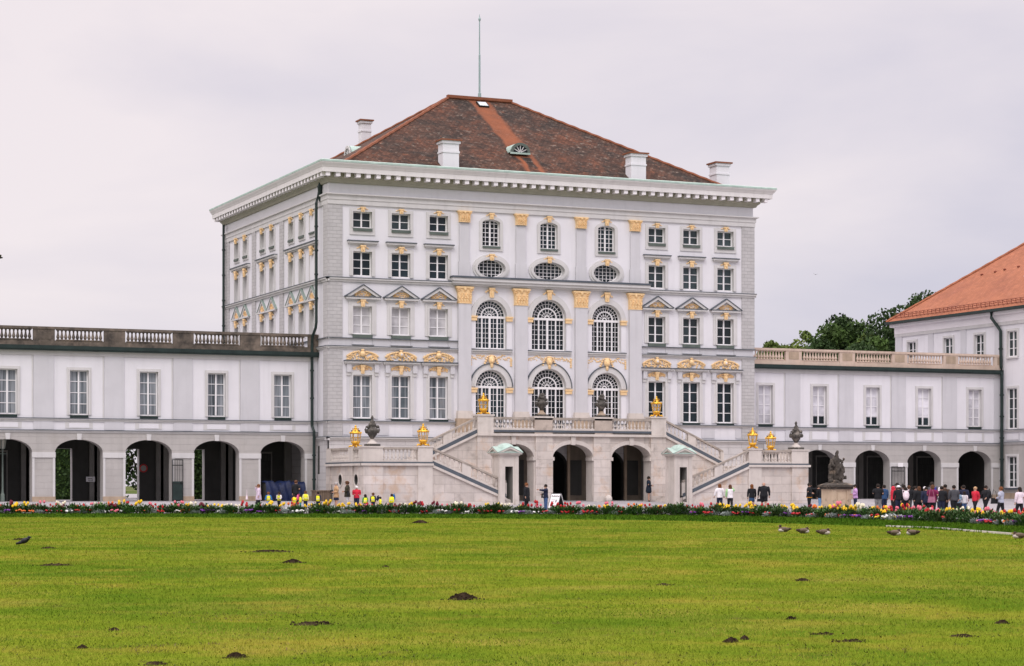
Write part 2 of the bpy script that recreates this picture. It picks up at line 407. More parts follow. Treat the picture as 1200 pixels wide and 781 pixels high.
# ------------------------------------------------------------------ windows
def window(fr, par, c, z0, z1, w, rows, pane, rec=.26, cols=2, name='window', thick=.05, mull=.11, lower=None):
    mb = MB(); a, b = c-w/2, c+w/2; o0, o1 = -rec-.05, -rec+.03
    fb = lambda *q: mb.fbox(fr, *q, SASH)
    fb(a, a+.08, o0, o1, z0, z1); fb(b-.08, b, o0, o1, z0, z1)
    fb(a+.08, b-.08, o0, o1, z0, z0+.09); fb(a+.08, b-.08, o0, o1, z1-.08, z1)
    fb(c-mull/2, c+mull/2, o0, o1+.02, z0+.09, z1-.08)
    for k in range(1, rows):
        z = z0+(z1-z0)*k/rows
        fb(a+.08, c-mull/2, o0, o1-.02, z-thick/2, z+thick/2); fb(c+mull/2, b-.08, o0, o1-.02, z-thick/2, z+thick/2)
    if cols == 4:
        for u in ((a+.08+c-mull/2)/2, (c+mull/2+b-.08)/2): fb(u-.02, u+.02, o0, o1-.03, z0+.09, z1-.08)
    o = mb.build(name, par)
    g = MB(); zs = z0 if lower is None else z0+(z1-z0)*lower
    g.quad(fr(a, o0+.02, zs), fr(b, o0+.02, zs), fr(b, o0+.02, z1), fr(a, o0+.02, z1), pane)
    if lower is not None: g.quad(fr(a, o0+.02, z0), fr(b, o0+.02, z0), fr(b, o0+.02, zs), fr(a, o0+.02, zs), P_DARK)
    g.build('pane', o)
    return o

def surround(fr, win, c, z0, z1, w, t, o1=.07, m=None, zb=None, ears=0):
    m = m or TRIM; mb = MB(); a, b = c-w/2, c+w/2; zb = z0 if zb is None else zb
    if zb < z0-.01:
        mb.band(fr, [(a, z0), (b, z0), (b, z1), (a, z1)], [(a-t, zb), (b+t, zb), (b+t, z1+t), (a-t, z1+t)], 0, o1, m)
    else:
        mb.band(fr, [(a, z0), (a, z1), (b, z1), (b, z0)], [(a-t, z0), (a-t, z1+t), (b+t, z1+t), (b+t, z0)], 0, o1, m, closed=False)
    q = t*.45                                                  # a raised inner fillet, so the frame reads as a moulding
    mb.band(fr, [(a+.004, z0), (a+.004, z1-.004), (b-.004, z1-.004), (b-.004, z0)], [(a-q, z0), (a-q, z1+q), (b+q, z1+q), (b+q, z0)], 0, o1+.035, m, closed=False)
    mb.build('surround', win)

def sill(fr, win, c, z0, z1, w, m=SILLG, o=.16):
    mb = MB(); mb.fbox(fr, c-w/2, c+w/2, -.2, o, z0, z1, m); mb.build('sill', win)

def arched_window(fr, par, c, hw, z0, zs, rise, rows, door=False, name='arched_window', rec=.32):
    mb = MB(); o0, o1 = -rec-.05, -rec+.04; fb = lambda u0, u1, za, zb, oo=0: mb.fbox(fr, u0, u1, o0, o1+oo, za, zb, SASH)
    f = .09
    fb(c-hw, c-hw+f, z0, zs); fb(c+hw-f, c+hw, z0, zs); fb(c-hw+f, c+hw-f, z0, z0+.10)
    fb(c-hw, c+hw, zs-.10, zs+.08, .03); fb(c-.08, c+.08, z0+.1, zs-.1, .03)
    x = [c-hw+f, c-.08, c+.08, c+hw-f]
    for a, b in ((x[0], x[1]), (x[2], x[3])):
        mid = (a+b)/2; fb(mid-.05, mid+.05, z0+.1, zs-.1, .015)
        for u in ((a+mid-.05)/2, (mid+.05+b)/2): fb(u-.015, u+.015, z0+.1, zs-.1, -.02)
        for k in range(1, rows):
            z = z0+.1+(zs-.2-z0)*k/rows; fb(a, mid-.05, z-.015, z+.015, -.03); fb(mid+.05, b, z-.015, z+.015, -.03)
    zc = zs+.08; R, H = hw, rise-.08
    mb.band(fr, arcpts(c, R-f, zc, H-f, 24), arcpts(c, R, zc, H, 24), o0, o1, SASH, closed=False)
    def arc(k, t, oo): mb.band(fr, arcpts(c, R*k-t, zc, H*k-t, 24), arcpts(c, R*k+t, zc, H*k+t, 24), o0, o1+oo, SASH, closed=False)
    arc(.76, .014, -.02); arc(.53, .05, .015); arc(.30, .014, -.02); arc(.12, .03, -.01)
    def ray(ang, r0, r1, t):
        p0 = (c+R*r0*cos(ang), zc+H*r0*sin(ang)); p1 = (c+R*r1*cos(ang), zc+H*r1*sin(ang))
        nx, nz = -sin(ang)*t, cos(ang)*t
        mb.prism(fr, [(p0[0]+nx, p0[1]+nz), (p1[0]+nx, p1[1]+nz), (p1[0]-nx, p1[1]-nz), (p0[0]-nx, p0[1]-nz)], o0, o1-.025, SASH)
    for k in range(1, 13): ray(pi*k/13, .53, .97, .015)
    for k in range(1, 7): ray(pi*k/7, .1, .53, .015)
    o = mb.build(name, par)
    g = MB(); P = [(c-hw, z0), (c+hw, z0)]+arcpts(c, hw, zs, rise, 20)[::-1]
    g.add([fr(u, o0+.02, z) for u, z in P], [tuple(range(len(P)))], P_DARK); g.build('pane', o)
    return o

# ================================================================== the palace pavilion
PAL = thing('palace_pavilion', 'tall white palace pavilion with gilded ornament and brown hipped tile roof', 'palace', (0, 0, 0))
LC, RC = [2.63, 5.67, 8.70], [27.17, 30.25, 33.33]
CCN = [13.0, 17.83, 22.76]; HW3 = [1.28, 1.45, 1.26]
upper = []; frontwins = []
for c in LC+RC:
    upper += [rect(c-.75, c+.75, 20.27, 21.49), rect(c-.75, c+.75, 16.70, 18.53), rect(c-.75, c+.75, 12.38, 14.47), rect(c-.75, c+.75, 6.14, 9.36)]
for c, h in zip(CCN, HW3):
    upper += [arch(c, .73, 19.40, 21.15, .26), oval(c, h-.12, 17.70, .68), arch(c, h, 11.55, 14.0, h*1.03), arch(c, h, 5.22, 8.67, h*1.0)]
mb = MB(); mb.wall(FRONT, 0, W, 4.5, 24.2, upper, WHITE, depth=.36, rm=TRIM); mb.build('wall', PAL)
low = [arch(c, 1.45, -.8, 2.6, 1.3) for c in (13.05, 17.95, 22.85)]
mb = MB(); mb.wall(FRONT, 0, W, -.8, 4.5, low, ASHLAR, o=.08, depth=.6, rm=DARK); mb.build('basement_wall', PAL)
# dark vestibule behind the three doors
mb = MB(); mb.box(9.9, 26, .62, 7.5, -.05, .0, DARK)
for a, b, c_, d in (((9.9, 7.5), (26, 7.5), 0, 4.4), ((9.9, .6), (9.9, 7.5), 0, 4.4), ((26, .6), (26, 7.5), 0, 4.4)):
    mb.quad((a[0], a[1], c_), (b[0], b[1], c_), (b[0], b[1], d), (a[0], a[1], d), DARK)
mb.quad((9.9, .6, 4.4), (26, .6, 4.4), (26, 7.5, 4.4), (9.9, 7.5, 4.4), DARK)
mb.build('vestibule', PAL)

sideY = [3.72, 6.32, 9.0, 14.1, 16.75, 21.7, 24.3]
sops = []
for k, y in enumerate(sideY):
    if k > 0: sops += [rect(y-.62, y+.62, 20.27, 21.6), rect(y-.62, y+.62, 16.65, 18.6)]
    sops += [rect(y-.62, y+.62, 12.38, 14.5), rect(y-.62, y+.62, 6.14, 9.36)]
mb = MB(); mb.wall(LEFT, 0, DEP, 4.5, 24.2, sops, WHITE, depth=.36, rm=TRIM)
mb.wall(LEFT, 0, DEP, -.8, 4.5, [rect(1.85, 2.25, 2.0, 4.1)], ASHLAR, o=.08, depth=.4, rm=DARK); mb.build('side_wall', PAL)
mb = MB(); mb.fbox(LEFT, 1.8, 2.3, -.35, -.3, 1.95, 4.15, P_DARK); mb.build('slit_window', PAL)
mb = MB()
for fr, l in ((RIGHT, DEP), (BACK, W)): mb.wall(fr, 0, l, -.8, 24.2, [], WHITE)
mb.build('rear_wall', PAL)

# quoin strips, pilasters and their capitals
for fr_, a, b in ((FRONT, -.09, 1.06), (FRONT, 34.85, W+.09), (LEFT, 0, 1), (LEFT, 11, 12), (LEFT, 18.7, 19.7), (LEFT, 26.6, DEP)):
    mb = MB()
    for z0, z1 in ((4.78, 5.79), (5.97, 11.27), (12.10, 16.25), (16.57, 21.95)): mb.fbox(fr_, a, b, 0, .09 if fr_ is FRONT else .092, z0, z1, QUOIN)
    mb.build('quoin', PAL)
for c in (10.76, 15.44, 20.53, 25.22):
    p = MB(); p.fbox(FRONT, c-.52, c+.52, 0, .26, 6.8, 14.95, GREY)
    o = p.build('giant_pilaster', PAL)
    p = MB(); p.fbox(FRONT, c-.72, c+.72, 0, .5, 4.78, 6.22, BRONZE); p.fbox(FRONT, c-.64, c+.64, 0, .42, 6.22, 6.62, STONEP); p.fbox(FRONT, c-.6, c+.6, 0, .36, 6.62, 6.8, STONEP)
    p.build('pilaster_base', o)
    p = MB(); capital(p, FRONT, c, 14.93, 16.22, 1.1); p.build('capital', o)
    p = MB(); p.fbox(FRONT, c-.40, c+.40, 0, .16, 17.02, 21.10, GREY); p.fbox(FRONT, c-.46, c+.46, 0, .2, 17.0, 18.1, GREY)
    o = p.build('upper_pilaster', PAL)
    p = MB(); capital(p, FRONT, c, 21.08, 21.95, .86); p.build('capital', o)

# string courses with dark weathered tops
def course(mb, fr, u0, u1, z0, z1, o, m=TRIM, cap=True):
    mb.fbox(fr, u0, u1, 0, o*.55, z0, z0+(z1-z0)*.5, m); mb.fbox(fr, u0, u1, 0, o, z0+(z1-z0)*.5, z1-.05, m)
    if cap: mb.fbox(fr, u0, u1, 0, o+.03, z1-.05, z1, SLATE)
mb = MB()
for a, b in ((-.22, 9.92), (26.05, W+.22)):
    course(mb, FRONT, a, b, 16.25, 16.57, .24)
for a, b in ((-.18, 10.22), (25.76, W+.18)):
    course(mb, FRONT, a, b, 12.0, 12.10, .16); course(mb, FRONT, a, b, 11.27, 11.5, .22)
    for cs in (LC if a < 5 else RC,):
        u = a if a > 0 else 0
        for c in cs+[None]:
            e = (c-.78) if c else min(b, W)
            mb.fbox(FRONT, u, e, 0, .05, 11.5, 12.0, GREY)
            if c: u = c+.78
            if c: course(mb, FRONT, c-.85, c+.85, 11.44, 11.60, .26)
course(mb, FRONT, -.2, W+.2, 5.79, 5.97, .2); course(mb, FRONT, -.3, W+.3, 4.5, 4.78, .3)
for cs, a, b in ((LC, 1.1, 10.0), (RC, 25.9, 34.8)):
    u = a
    for c in cs+[None]:
        e = (c-.95) if c else b
        mb.fbox(FRONT, u, e, 0, .05, 4.9, 5.66, GREY)
        if c: u = c+.95
for c, h in zip(CCN, HW3): course(mb, FRONT, c-h-.42, c+h+.42, 11.22, 11.52, .22)
course(mb, LEFT, -.24, DEP+.2, 16.25, 16.57, .22); course(mb, LEFT, -.2, DEP, 12.0, 12.1, .14); course(mb, LEFT, -.2, DEP, 11.27, 11.5, .2)
course(mb, LEFT, -.2, DEP, 5.79, 5.97, .18); course(mb, LEFT, -.3, DEP, 4.5, 4.78, .28)
mb.build('string_course', PAL)
mb = MB()
for o, z0, z1, m in ((.34, 16.30, 16.42, TRIM), (.50, 16.42, 16.62, TRIM), (.62, 16.62, 16.84, TRIM), (.68, 16.84, 16.98, SLATE)):
    mb.fbox(FRONT, 9.94-o*.5, 26.03+o*.5, 0, o, z0, z1, m)
mb.build('middle_cornice', PAL)

# the windows of the two side bays
for ci, c in enumerate(LC+RC):
    left = ci < 3; last = ci
    w = window(FRONT, PAL, c, 20.27, 21.49, 1.5, 2, P_GREY if ci != 2 else P_DARK); surround(FRONT, w, c, 20.27, 21.49, 1.5, .24, zb=19.76)
    sill(FRONT, w, c, 20.04, 20.25, 1.5)
    k = MB(); keystone(k, FRONT, c, 21.82, 21.45, .34, .10); k.build('keystone_ornament', w)
    w = window(FRONT, PAL, c, 16.70, 18.53, 1.5, 3, P_DARK if left else P_GREY); surround(FRONT, w, c, 16.70, 18.53, 1.5, .26)
    k = MB()
    for o, z0, z1, m in ((.16, 19.02, 19.12, TRIM), (.28, 19.12, 19.26, TRIM), (.34, 19.26, 19.33, SLATE)): k.fbox(FRONT, c-1.0-o*.6, c+1.0+o*.6, 0, o, z0, z1, m)
    k.build('hood', w)
    k = MB(); keystone(k, FRONT, c, 18.98, 18.48, .38, .10); k.build('keystone_ornament', w)
    w = window(FRONT, PAL, c, 12.38, 14.47, 1.5, 3, P_BLIND if left else P_GREY); surround(FRONT, w, c, 12.38, 14.47, 1.5, .34)
    sill(FRONT, w, c, 12.11, 12.36, 1.52)
    k = MB(); q = 1.34
    k.fbox(FRONT, c-q, c+q, 0, .3, 14.98, 15.12, TRIM); k.fbox(FRONT, c-q-.05, c+q+.05, 0, .34, 15.12, 15.17, SLATE)
    for s in (-1, 1):
        k.prism(FRONT, [(c+s*(q+.05), 15.17), (c+s*(q-.33), 15.17), (c, 15.80), (c, 16.02)], 0, .30, TRIM)
        k.prism(FRONT, [(c+s*(q+.12), 15.17), (c+s*(q+.02), 15.17), (c, 16.02), (c, 16.08)], 0, .36, SLATE)
    k.prism(FRONT, [(c-q+.3, 15.17), (c+q-.3, 15.17), (c, 15.82)], 0, .06, GREY)
    k.build('pediment', w)
    k = MB(); relief(k, FRONT, c, 15.17, 1.35, .46, .06, ci*5+2, medal=False); keystone(k, FRONT, c, 14.96, 14.42, .36, .11)
    k.build('keystone_ornament', w)
    w = window(FRONT, PAL, c, 6.14, 9.36, 1.5, 4, P_CURT if left else P_DARK); surround(FRONT, w, c, 6.14, 9.36, 1.5, .28)
    sill(FRONT, w, c, 5.98, 6.12, 1.5, DKGREEN)
    k = MB()
    for s in (-1, 1):
        k.fbox(FRONT, c+s*1.09-.12, c+s*1.09+.12, 0, .06, 6.1, 9.3, GREY); k.fbox(FRONT, c+s*1.09-.17, c+s*1.09+.17, 0, .22, 9.55, 10.15, GREY); k.fbox(FRONT, c+s*1.09-.15, c+s*1.09+.15, 0, .13, 9.3, 9.55, TRIM)
    for o, z0, z1, m in ((.24, 10.15, 10.24, TRIM), (.36, 10.24, 10.36, TRIM), (.42, 10.36, 10.43, SLATE)): k.fbox(FRONT, c-1.32-o*.35, c+1.32+o*.35, 0, o, z0, z1, m)
    k.build('hood', w)
    k = MB(); relief(k, FRONT, c, 9.72, 1.6, .40, .02, ci+50, medal=False); keystone(k, FRONT, c, 10.10, 9.45, .32, .06, wings=False); k.build('keystone_ornament', w)
    k = MB(); relief(k, FRONT, c, 10.43, 2.6, .80, .03, ci*3+1 if ci % 2 else ci*3); k.build('gilded_relief', PAL)

# the three middle bays
for i, (c, h) in enumerate(zip(CCN, HW3)):
    mb = MB(); o0, o1 = -.31, -.22                              # small arched window
    a, b = c-.73, c+.73
    for u0, u1 in ((a, a+.07), (b-.07, b), (c-.06, c+.06)): mb.fbox(FRONT, u0, u1, o0, o1, 19.40, 21.17 if u0 != c-.06 else 21.36, SASH)
    for u in ((a+.07+c-.06)/2, (c+.06+b-.07)/2): mb.fbox(FRONT, u-.02, u+.02, o0, o1-.02, 19.47, 21.3, SASH)
    for k in range(0, 6): mb.fbox(FRONT, a+.07, b-.07, o0, o1-.03, 19.40+.345*k-(0 if k == 0 else .02), 19.40+.345*k+(.07 if k == 0 else .02), SASH)
    mb.band(FRONT, arcpts(c, .66, 21.15, .19, 12), arcpts(c, .73, 21.15, .26, 12), o0, o1, SASH, closed=False)
    w = mb.build('arched_window', PAL)
    g = MB(); P = [(a, 19.40), (b, 19.40)]+arcpts(c, .73, 21.15, .26)[::-1]; g.add([FRONT(u, -.29, z) for u, z in P], [tuple(range(len(P)))], P_DARK); g.build('pane', w)
    s = MB(); ii = [(a, 19.40)]+arcpts(c, .73, 21.15, .26)+[(b, 19.40)]; oo = [(a-.25, 19.03)]+arcpts(c, .98, 21.15, .52)+[(b+.25, 19.03)]
    s.band(FRONT, ii, oo, 0, .08, TRIM); s.build('surround', w)
    sill(FRONT, w, c, 19.22, 19.38, 1.46)
    k = MB(); keystone(k, FRONT, c, 21.9, 21.42, .36, .10); k.build('keystone_ornament', w)
    # oval window
    mb = MB(); R, H = h-.12, .68
    cp = lambda kk, n=28: [(c-R*kk*cos(2*pi*q/n), 17.70-H*kk*sin(2*pi*q/n)) for q in range(n)]
    mb.band(FRONT, cp(.93), cp(1.0), -.40, -.27, SASH)
    nb = 8 if i == 1 else 7
    for q in range(1, nb):
        u = c-R+2*R*q/nb; z = H*sqrt(1-((u-c)/R)**2)*.97; mb.fbox(FRONT, u-.015, u+.015, -.38, -.30, 17.70-z, 17.70+z, SASH)
    for q in range(1, 5):
        z = -H+2*H*q/5; u = R*sqrt(1-(z/H)**2)*.97; mb.fbox(FRONT, c-u, c+u, -.38, -.31, 17.70+z-.015, 17.70+z+.015, SASH)
    w = mb.build('oval_window', PAL)
    g = MB(); P = cp(1.0); g.add([FRONT(u, -.37, z) for u, z in P], [tuple(range(len(P)))], P_DARK); g.build('pane', w)
    s = MB(); op = lambda r: [(c-(R+r)*cos(2*pi*q/28), 17.70-(H+r)*sin(2*pi*q/28)) for q in range(28)]
    s.band(FRONT, op(0), op(.21), 0, .16, TRIM); s.band(FRONT, op(.2), op(.38), 0, .09, TRIM); s.build('surround', w)
    k = MB(); keystone(k, FRONT, c, 18.78, 18.28, .38, .14); k.build('keystone_ornament', w)
    # tall arched windows of the two hall storeys
    for z0, zs, rows, zi, so in ((11.55, 14.0, 6, 13.68, .42), (5.22, 8.67, 7, 8.22, .44)):
        w = arched_window(FRONT, PAL, c, h, z0, zs, h*1.02, rows, name='arched_window' if z0 > 6 else 'arched_door')
        s = MB(); s.band(FRONT, arcpts(c, h, zs, h*1.02), arcpts(c, h+so, zs, h*1.02+so), 0, .10, TRIM, closed=False)
        s.band(FRONT, arcpts(c, h+.005, zs, h*1.02), arcpts(c, h+.17, zs, h*1.02+.17), 0, .15, TRIM, closed=False)
        if z0 < 6: s.band(FRONT, arcpts(c, h+so, zs, h*1.02+so), arcpts(c, h+so+.06, zs, h*1.02+so+.06), 0, .17, SLATE, closed=False)
        for q in (-1, 1): s.fbox(FRONT, c+q*(h+.01), c+q*(h+so), 0, .10, z0, zi, WHITE)
        s.build('surround', w)
        s = MB()
        for q in (-1, 1):
            s.fbox(FRONT, c+q*(h-.06), c+q*(h+so+.02), 0, .2, zi, zi+.3, GOLDP); s.fbox(FRONT, c+q*(h-.1), c+q*(h+so+.06), 0, .25, zi+.24, zi+.36, GOLDP)
        s.build('impost', w)
        k = MB()
        if z0 > 6:
            keystone(k, FRONT, c, 16.2, 15.46, .42, .12); k.build('keystone_ornament', w)
        else:
            r = random.Random(i+9)
            leaf(k, FRONT, c, .16, 10.72, .27, .17, .34, 0, GOLDP, 10, 7); leaf(k, FRONT, c, .28, 10.62, .13, .13, .17, 0, GOLDP, 8, 6)
            leaf(k, FRONT, c, .16, 11.02, .26, .12, .09, 0, GOLDP); leaf(k, FRONT, c, .18, 10.3, .13, .12, .22, 0, GOLDP)
            for q in (-1, 1):
                for t in range(4): leaf(k, FRONT, c+q*(.32+.07*t), .10, 10.95-.17*t, .11, .08, .085, q*(-.5+.3*t), GOLDP)
            k.build('gilded_mask', w)
            k = MB()
            for q in (-1, 1):
                for t in np.linspace(.5, 1.72 if i != 1 else 1.95, 26):
                    zz = 10.98-.05*sin(t*5)-(.06*t)
                    leaf(k, FRONT, c+q*t, .02, zz+r.uniform(-.19, .15), .075, .035, r.uniform(.03, .05), q*r.uniform(-1.4, 1.4), GOLDP)
                for t in range(4): leaf(k, FRONT, c+q*(1.66 if i != 1 else 1.88), .04, 10.8-.16*t, .09, .05, .09, r.uniform(-1, 1), GOLDP)
            k.build('festoon', w)

# left flank windows
for ki, y in enumerate(sideY):
    if ki > 0:
        w = window(LEFT, PAL, y, 20.27, 21.6, 1.24, 2, P_GREY); surround(LEFT, w, y, 20.27, 21.6, 1.24, .16, zb=19.9); sill(LEFT, w, y, 20.08, 20.25, 1.24)
    else:
        b = MB(); b.fbox(LEFT, y-.62, y+.62, 0, .03, 20.27, 21.6, WHITE); w = b.build('blind_panel', PAL); surround(LEFT, w, y, 20.27, 21.6, 1.24, .16, zb=19.9); sill(LEFT, w, y, 20.12, 20.25, 1.24)
    k = MB(); keystone(k, LEFT, y, 22.0, 21.5, .4, .1); k.build('keystone_ornament', w)
    if ki > 0: w = window(LEFT, PAL, y, 16.65, 18.6, 1.24, 3, P_GREY)
    else:
        b = MB(); b.fbox(LEFT, y-.62, y+.62, 0, .03, 16.65, 18.6, WHITE); w = b.build('blind_panel', PAL)
    surround(LEFT, w, y, 16.65, 18.6, 1.24, .18)
    k = MB()
    for o, z0, z1, m in ((.16, 19.22, 19.32, TRIM), (.28, 19.32, 19.46, TRIM), (.34, 19.46, 19.53, SLATE)): k.fbox(LEFT, y-1.3, y+1.3, 0, o, z0, z1, m)
    k.build('hood', w)
    k = MB(); keystone(k, LEFT, y, 19.2, 18.5, .5, .1); k.build('keystone_ornament', w)
    w = window(LEFT, PAL, y, 12.38, 14.5, 1.24, 3, P_GREY); surround(LEFT, w, y, 12.38, 14.5, 1.24, .2)
    k = MB(); q = 1.22
    k.fbox(LEFT, y-q, y+q, 0, .26, 15.05, 15.17, TRIM)
    for s in (-1, 1):
        k.prism(LEFT, [(y+s*(q+.03), 15.17), (y+s*(q-.30), 15.17), (y, 15.92), (y, 16.14)], 0, .14, TRIM)
        k.prism(LEFT, [(y+s*(q+.10), 15.17), (y+s*(q+.03), 15.17), (y, 16.14), (y, 16.22)], 0, .19, PEDG)
    k.prism(LEFT, [(y-q+.3, 15.17), (y+q-.3, 15.17), (y, 15.93)], 0, .04, GREY)
    k.build('pediment', w)
    k = MB(); relief(k, LEFT, y, 15.17, .9, .55, .03, ki+30, medal=False); keystone(k, LEFT, y, 15.0, 14.4, .42, .1); k.build('keystone_ornament', w)
    w = window(LEFT, PAL, y, 6.14, 9.36, 1.24, 4, P_GREY); surround(LEFT, w, y, 6.14, 9.36, 1.24, .2)

# crowning cornice round the four sides
OV = dict(l=1.0, r=1.42, f=1.3, b=1.3)
def loop(o, z):
    k = o/1.3; return [(-OV['l']*k, -OV['f']*k, z), (W+OV['r']*k, -OV['f']*k, z), (W+OV['r']*k, DEP+OV['b']*k, z), (-OV['l']*k, DEP+OV['b']*k, z)]
def sweep(mb, prof, mats):
    for (o0, z0), (o1, z1), m in zip(prof, prof[1:], mats):
        a, b = loop(o0, z0), loop(o1, z1)
        for i in range(4): mb.quad(a[i], a[(i+1) % 4], b[(i+1) % 4], b[i], m)
mb = MB()
sweep(mb, [(0, 21.95), (.13, 21.95), (.13, 22.28), (.18, 22.30), (.18, 22.60), (.34, 22.66), (.34, 22.74), (0, 22.78)], [TRIM]*6+[SLATE])
mb.build('architrave', PAL)
mb = MB()
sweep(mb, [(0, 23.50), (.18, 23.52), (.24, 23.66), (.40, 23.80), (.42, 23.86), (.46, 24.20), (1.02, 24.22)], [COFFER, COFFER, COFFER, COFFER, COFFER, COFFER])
sweep(mb, [(1.02, 24.22), (1.02, 24.16), (1.08, 24.16), (1.08, 24.50), (1.12, 24.54), (1.16, 24.62), (1.28, 24.78), (1.31, 24.88)], [CORN]*7)
sweep(mb, [(1.31, 24.87), (1.33, 24.87), (1.33, 25.0), (1.2, 25.06), (-.6, 25.0)], [COPPER]*4)
mb.build('cornice', PAL)
def modil(n, axis):
    for k in range(n):
        mb = MB()
        t = (k+.5)/n
        if axis in 'fb':
            a0, a1 = -OV['l']*.75, W+OV['r']*.75; u = a0+(a1-a0)*t
            y0, y1 = (-.98, -.40) if axis == 'f' else (DEP+.40, DEP+.98); mb.box(u-.165, u+.165, y0, y1, 23.88, 24.19, DENT)
        else:
            a0, a1 = -.95, DEP+.95; u = a0+(a1-a0)*t
            x0, x1 = (-OV['l']*.76, -.30) if axis == 'l' else (W+.40, W+OV['r']*.76); mb.box(x0, x1, u-.165, u+.165, 23.88, 24.19, DENT)
        mb.build('modillion', PAL)
modil(48, 'f'); modil(38, 'l')

# roof
RZ0, RZ1, RXA, RXB, RY = 24.45, 33.22, 15.1, 20.72, 14.1
i_ = .25
c0 = [(i_, i_, RZ0), (W-i_, i_, RZ0), (W-i_, DEP-i_, RZ0), (i_, DEP-i_, RZ0)]; ra, rb = (RXA, RY, RZ1), (RXB, RY, RZ1)
mb = MB(); mb.add(c0+[ra, rb], [(0, 1, 5, 4), (1, 2, 5), (2, 3, 4, 5), (3, 0, 4)], ROOF)
roof = mb.build('roof', PAL)
mb = MB()
for p, q in ((c0[0], ra), (c0[1], rb), (c0[2], rb), (c0[3], ra), (ra, rb)):
    n = 40 if q != rb or p != ra else 8
    pts = [tuple(p[k]+(q[k]-p[k])*t/n+(.04*(t % 2) if k == 2 else 0) for k in range(3)) for t in range(n+1)]
    mb.tube(pts, .14, RIDGE, 6)
mb.build('ridge_tiles', roof)
mb = MB(); mb.box(RXA-.1, RXB+.1, RY-.2, RY+.2, RZ1+.02, RZ1+.26, RIDGE); mb.build('ridge_cap', roof)
def roofz(x, y): return RZ0+min((y-i_)/(RY-i_), (DEP-i_-y)/(RY-i_), (x-i_)/(RXA-i_), (W-i_-x)/(W-i_-RXB))*(RZ1-RZ0)
def chimney(x, y, sx, sy, top):
    mb = MB(); z = 24.6 if min(x, y, W-x, DEP-y) < 3 else roofz(x, y)-1.5
    mb.box(x-sx, x+sx, y-sy, y+sy, z, top-.28, WHITE); mb.box(x-sx-.05, x+sx+.05, y-sy-.05, y+sy+.05, top-1.0, top-.86, WHITE)
    mb.box(x-sx-.1, x+sx+.1, y-sy-.1, y+sy+.1, top-.28, top-.08, WHITE); mb.box(x-sx-.2, x+sx+.2, y-sy-.2, y+sy+.2, top-.08, top+.03, RIDGE)
    mb.build('chimney', roof)
chimney(10.4, 2.2, .66, .5, 27.6); chimney(26.45, 2.2, .66, .5, 27.6); chimney(10.0, 20.4, .42, .42, 32.0); chimney(35.05, 4.0, .60, .60, 27.6)
# dormers
def dormer(fr, c, o, zb, r, back):
    mb = MB(); A = arcpts(c, r, zb, r*.92, 12)
    mb.strip(fr, arcpts(c, r+.1, zb, r*.92+.1, 12), o, o-back, COPPER, closed=False)
    mb.band(fr, arcpts(c, r-.12, zb, r*.92-.12, 12), arcpts(c, r+.1, zb, r*.92+.1, 12), o-.1, o+.04, SILLG if fr is FRONT else TRIM, closed=False)
    mb.fbox(fr, c-r-.1, c+r+.1, o-.1, o+.06, zb-.14, zb, COPPER)
    for k in range(1, 6):
        a = pi*k/6; p = (c+(r-.1)*cos(a), zb+(r*.92-.1)*sin(a)); n = (-sin(a)*.03, cos(a)*.03)
        mb.prism(fr, [(c+n[0], zb+n[1]), (p[0]+n[0], p[1]+n[1]), (p[0]-n[0], p[1]-n[1]), (c-n[0], zb-n[1])], o-.08, o-.01, TRIM)
    d = mb.build('dormer', roof)
    g = MB(); g.add([fr(u, o-.06, z) for u, z in A], [tuple(range(len(A)))], P_DARK); g.build('pane', d)
dormer(FRONT, 17.4, -4.45, 27.45, .74, 2.2); dormer(LEFT, 14.1, -6.3, 28.0, .66, 1.7)
mb = MB()
y0 = RY-1.25; z0 = roofz(17.6, y0)
mb.hexa([(17.35, y0, z0), (18.25, y0, z0), (18.25, y0+.75, z0+.48), (17.35, y0+.75, z0+.48), (17.35, y0-.08, z0+.12), (18.25, y0-.08, z0+.12), (18.25, y0+.67, z0+.60), (17.35, y0+.67, z0+.60)], IRON)
sk = mb.build('skylight', roof)
g = MB(); g.quad((17.43, y0-.02, z0+.165), (18.17, y0-.02, z0+.165), (18.17, y0+.61, z0+.565), (17.43, y0+.61, z0+.565), pane_mat('sky_reflecting_pane', (.55, .62, .66), rough=.1)); g.build('pane', sk)
mb = MB(); mb.lathe((17.9, RY, RZ1), [(.16, 0), (.14, .6), (.09, .65), (.085, 3.8), (.06, 3.85), (.05, 6.6), (.10, 6.68), (.12, 6.8), (.04, 6.95), (.012, 7.2)], mat('pole_paint', (.28, .38, .38), rough=.5, var=.15), 8)
mb.build('flagpole', roof)

# rain pipes
def pipe(par, pts, r=.11, m=DKGREEN, name='downpipe'):
    mb = MB(); mb.tube(pts, r, m, 8)
    for a, b in zip(pts, pts[1:]):
        n = int(abs(a[2]-b[2])/2.2)
        for k in range(1, n+1):
            z = b[2]+(a[2]-b[2])*k/(n+1); mb.lathe((a[0], a[1], z-.06), [(r*1.4, 0), (r*1.4, .12)], m, 8)
    return mb.build(name, par)
pipe(PAL, [(-.12, 1.55, 23.5), (-.22, 1.6, 22.9), (-.42, 1.6, 22.2), (-.42, 1.6, 13.3), (-.42, 1.75, 12.9), (-.5, 2.25, 12.3), (-.5, 2.38, 11.8), (-.5, 2.38, 5.6), (-.42, 2.15, 5.2), (-.42, 2.15, -.2)])
mb = MB(); mb.lathe((-.16, 1.55, 22.3), [(.08, 0), (.14, .5), (.2, 1.1), (.04, 1.5)], DKGREEN, 8); mb.build('rainwater_head', PAL)
pipe(PAL, [(-.3, 27.5, 23.5), (-.32, 27.5, 4)])
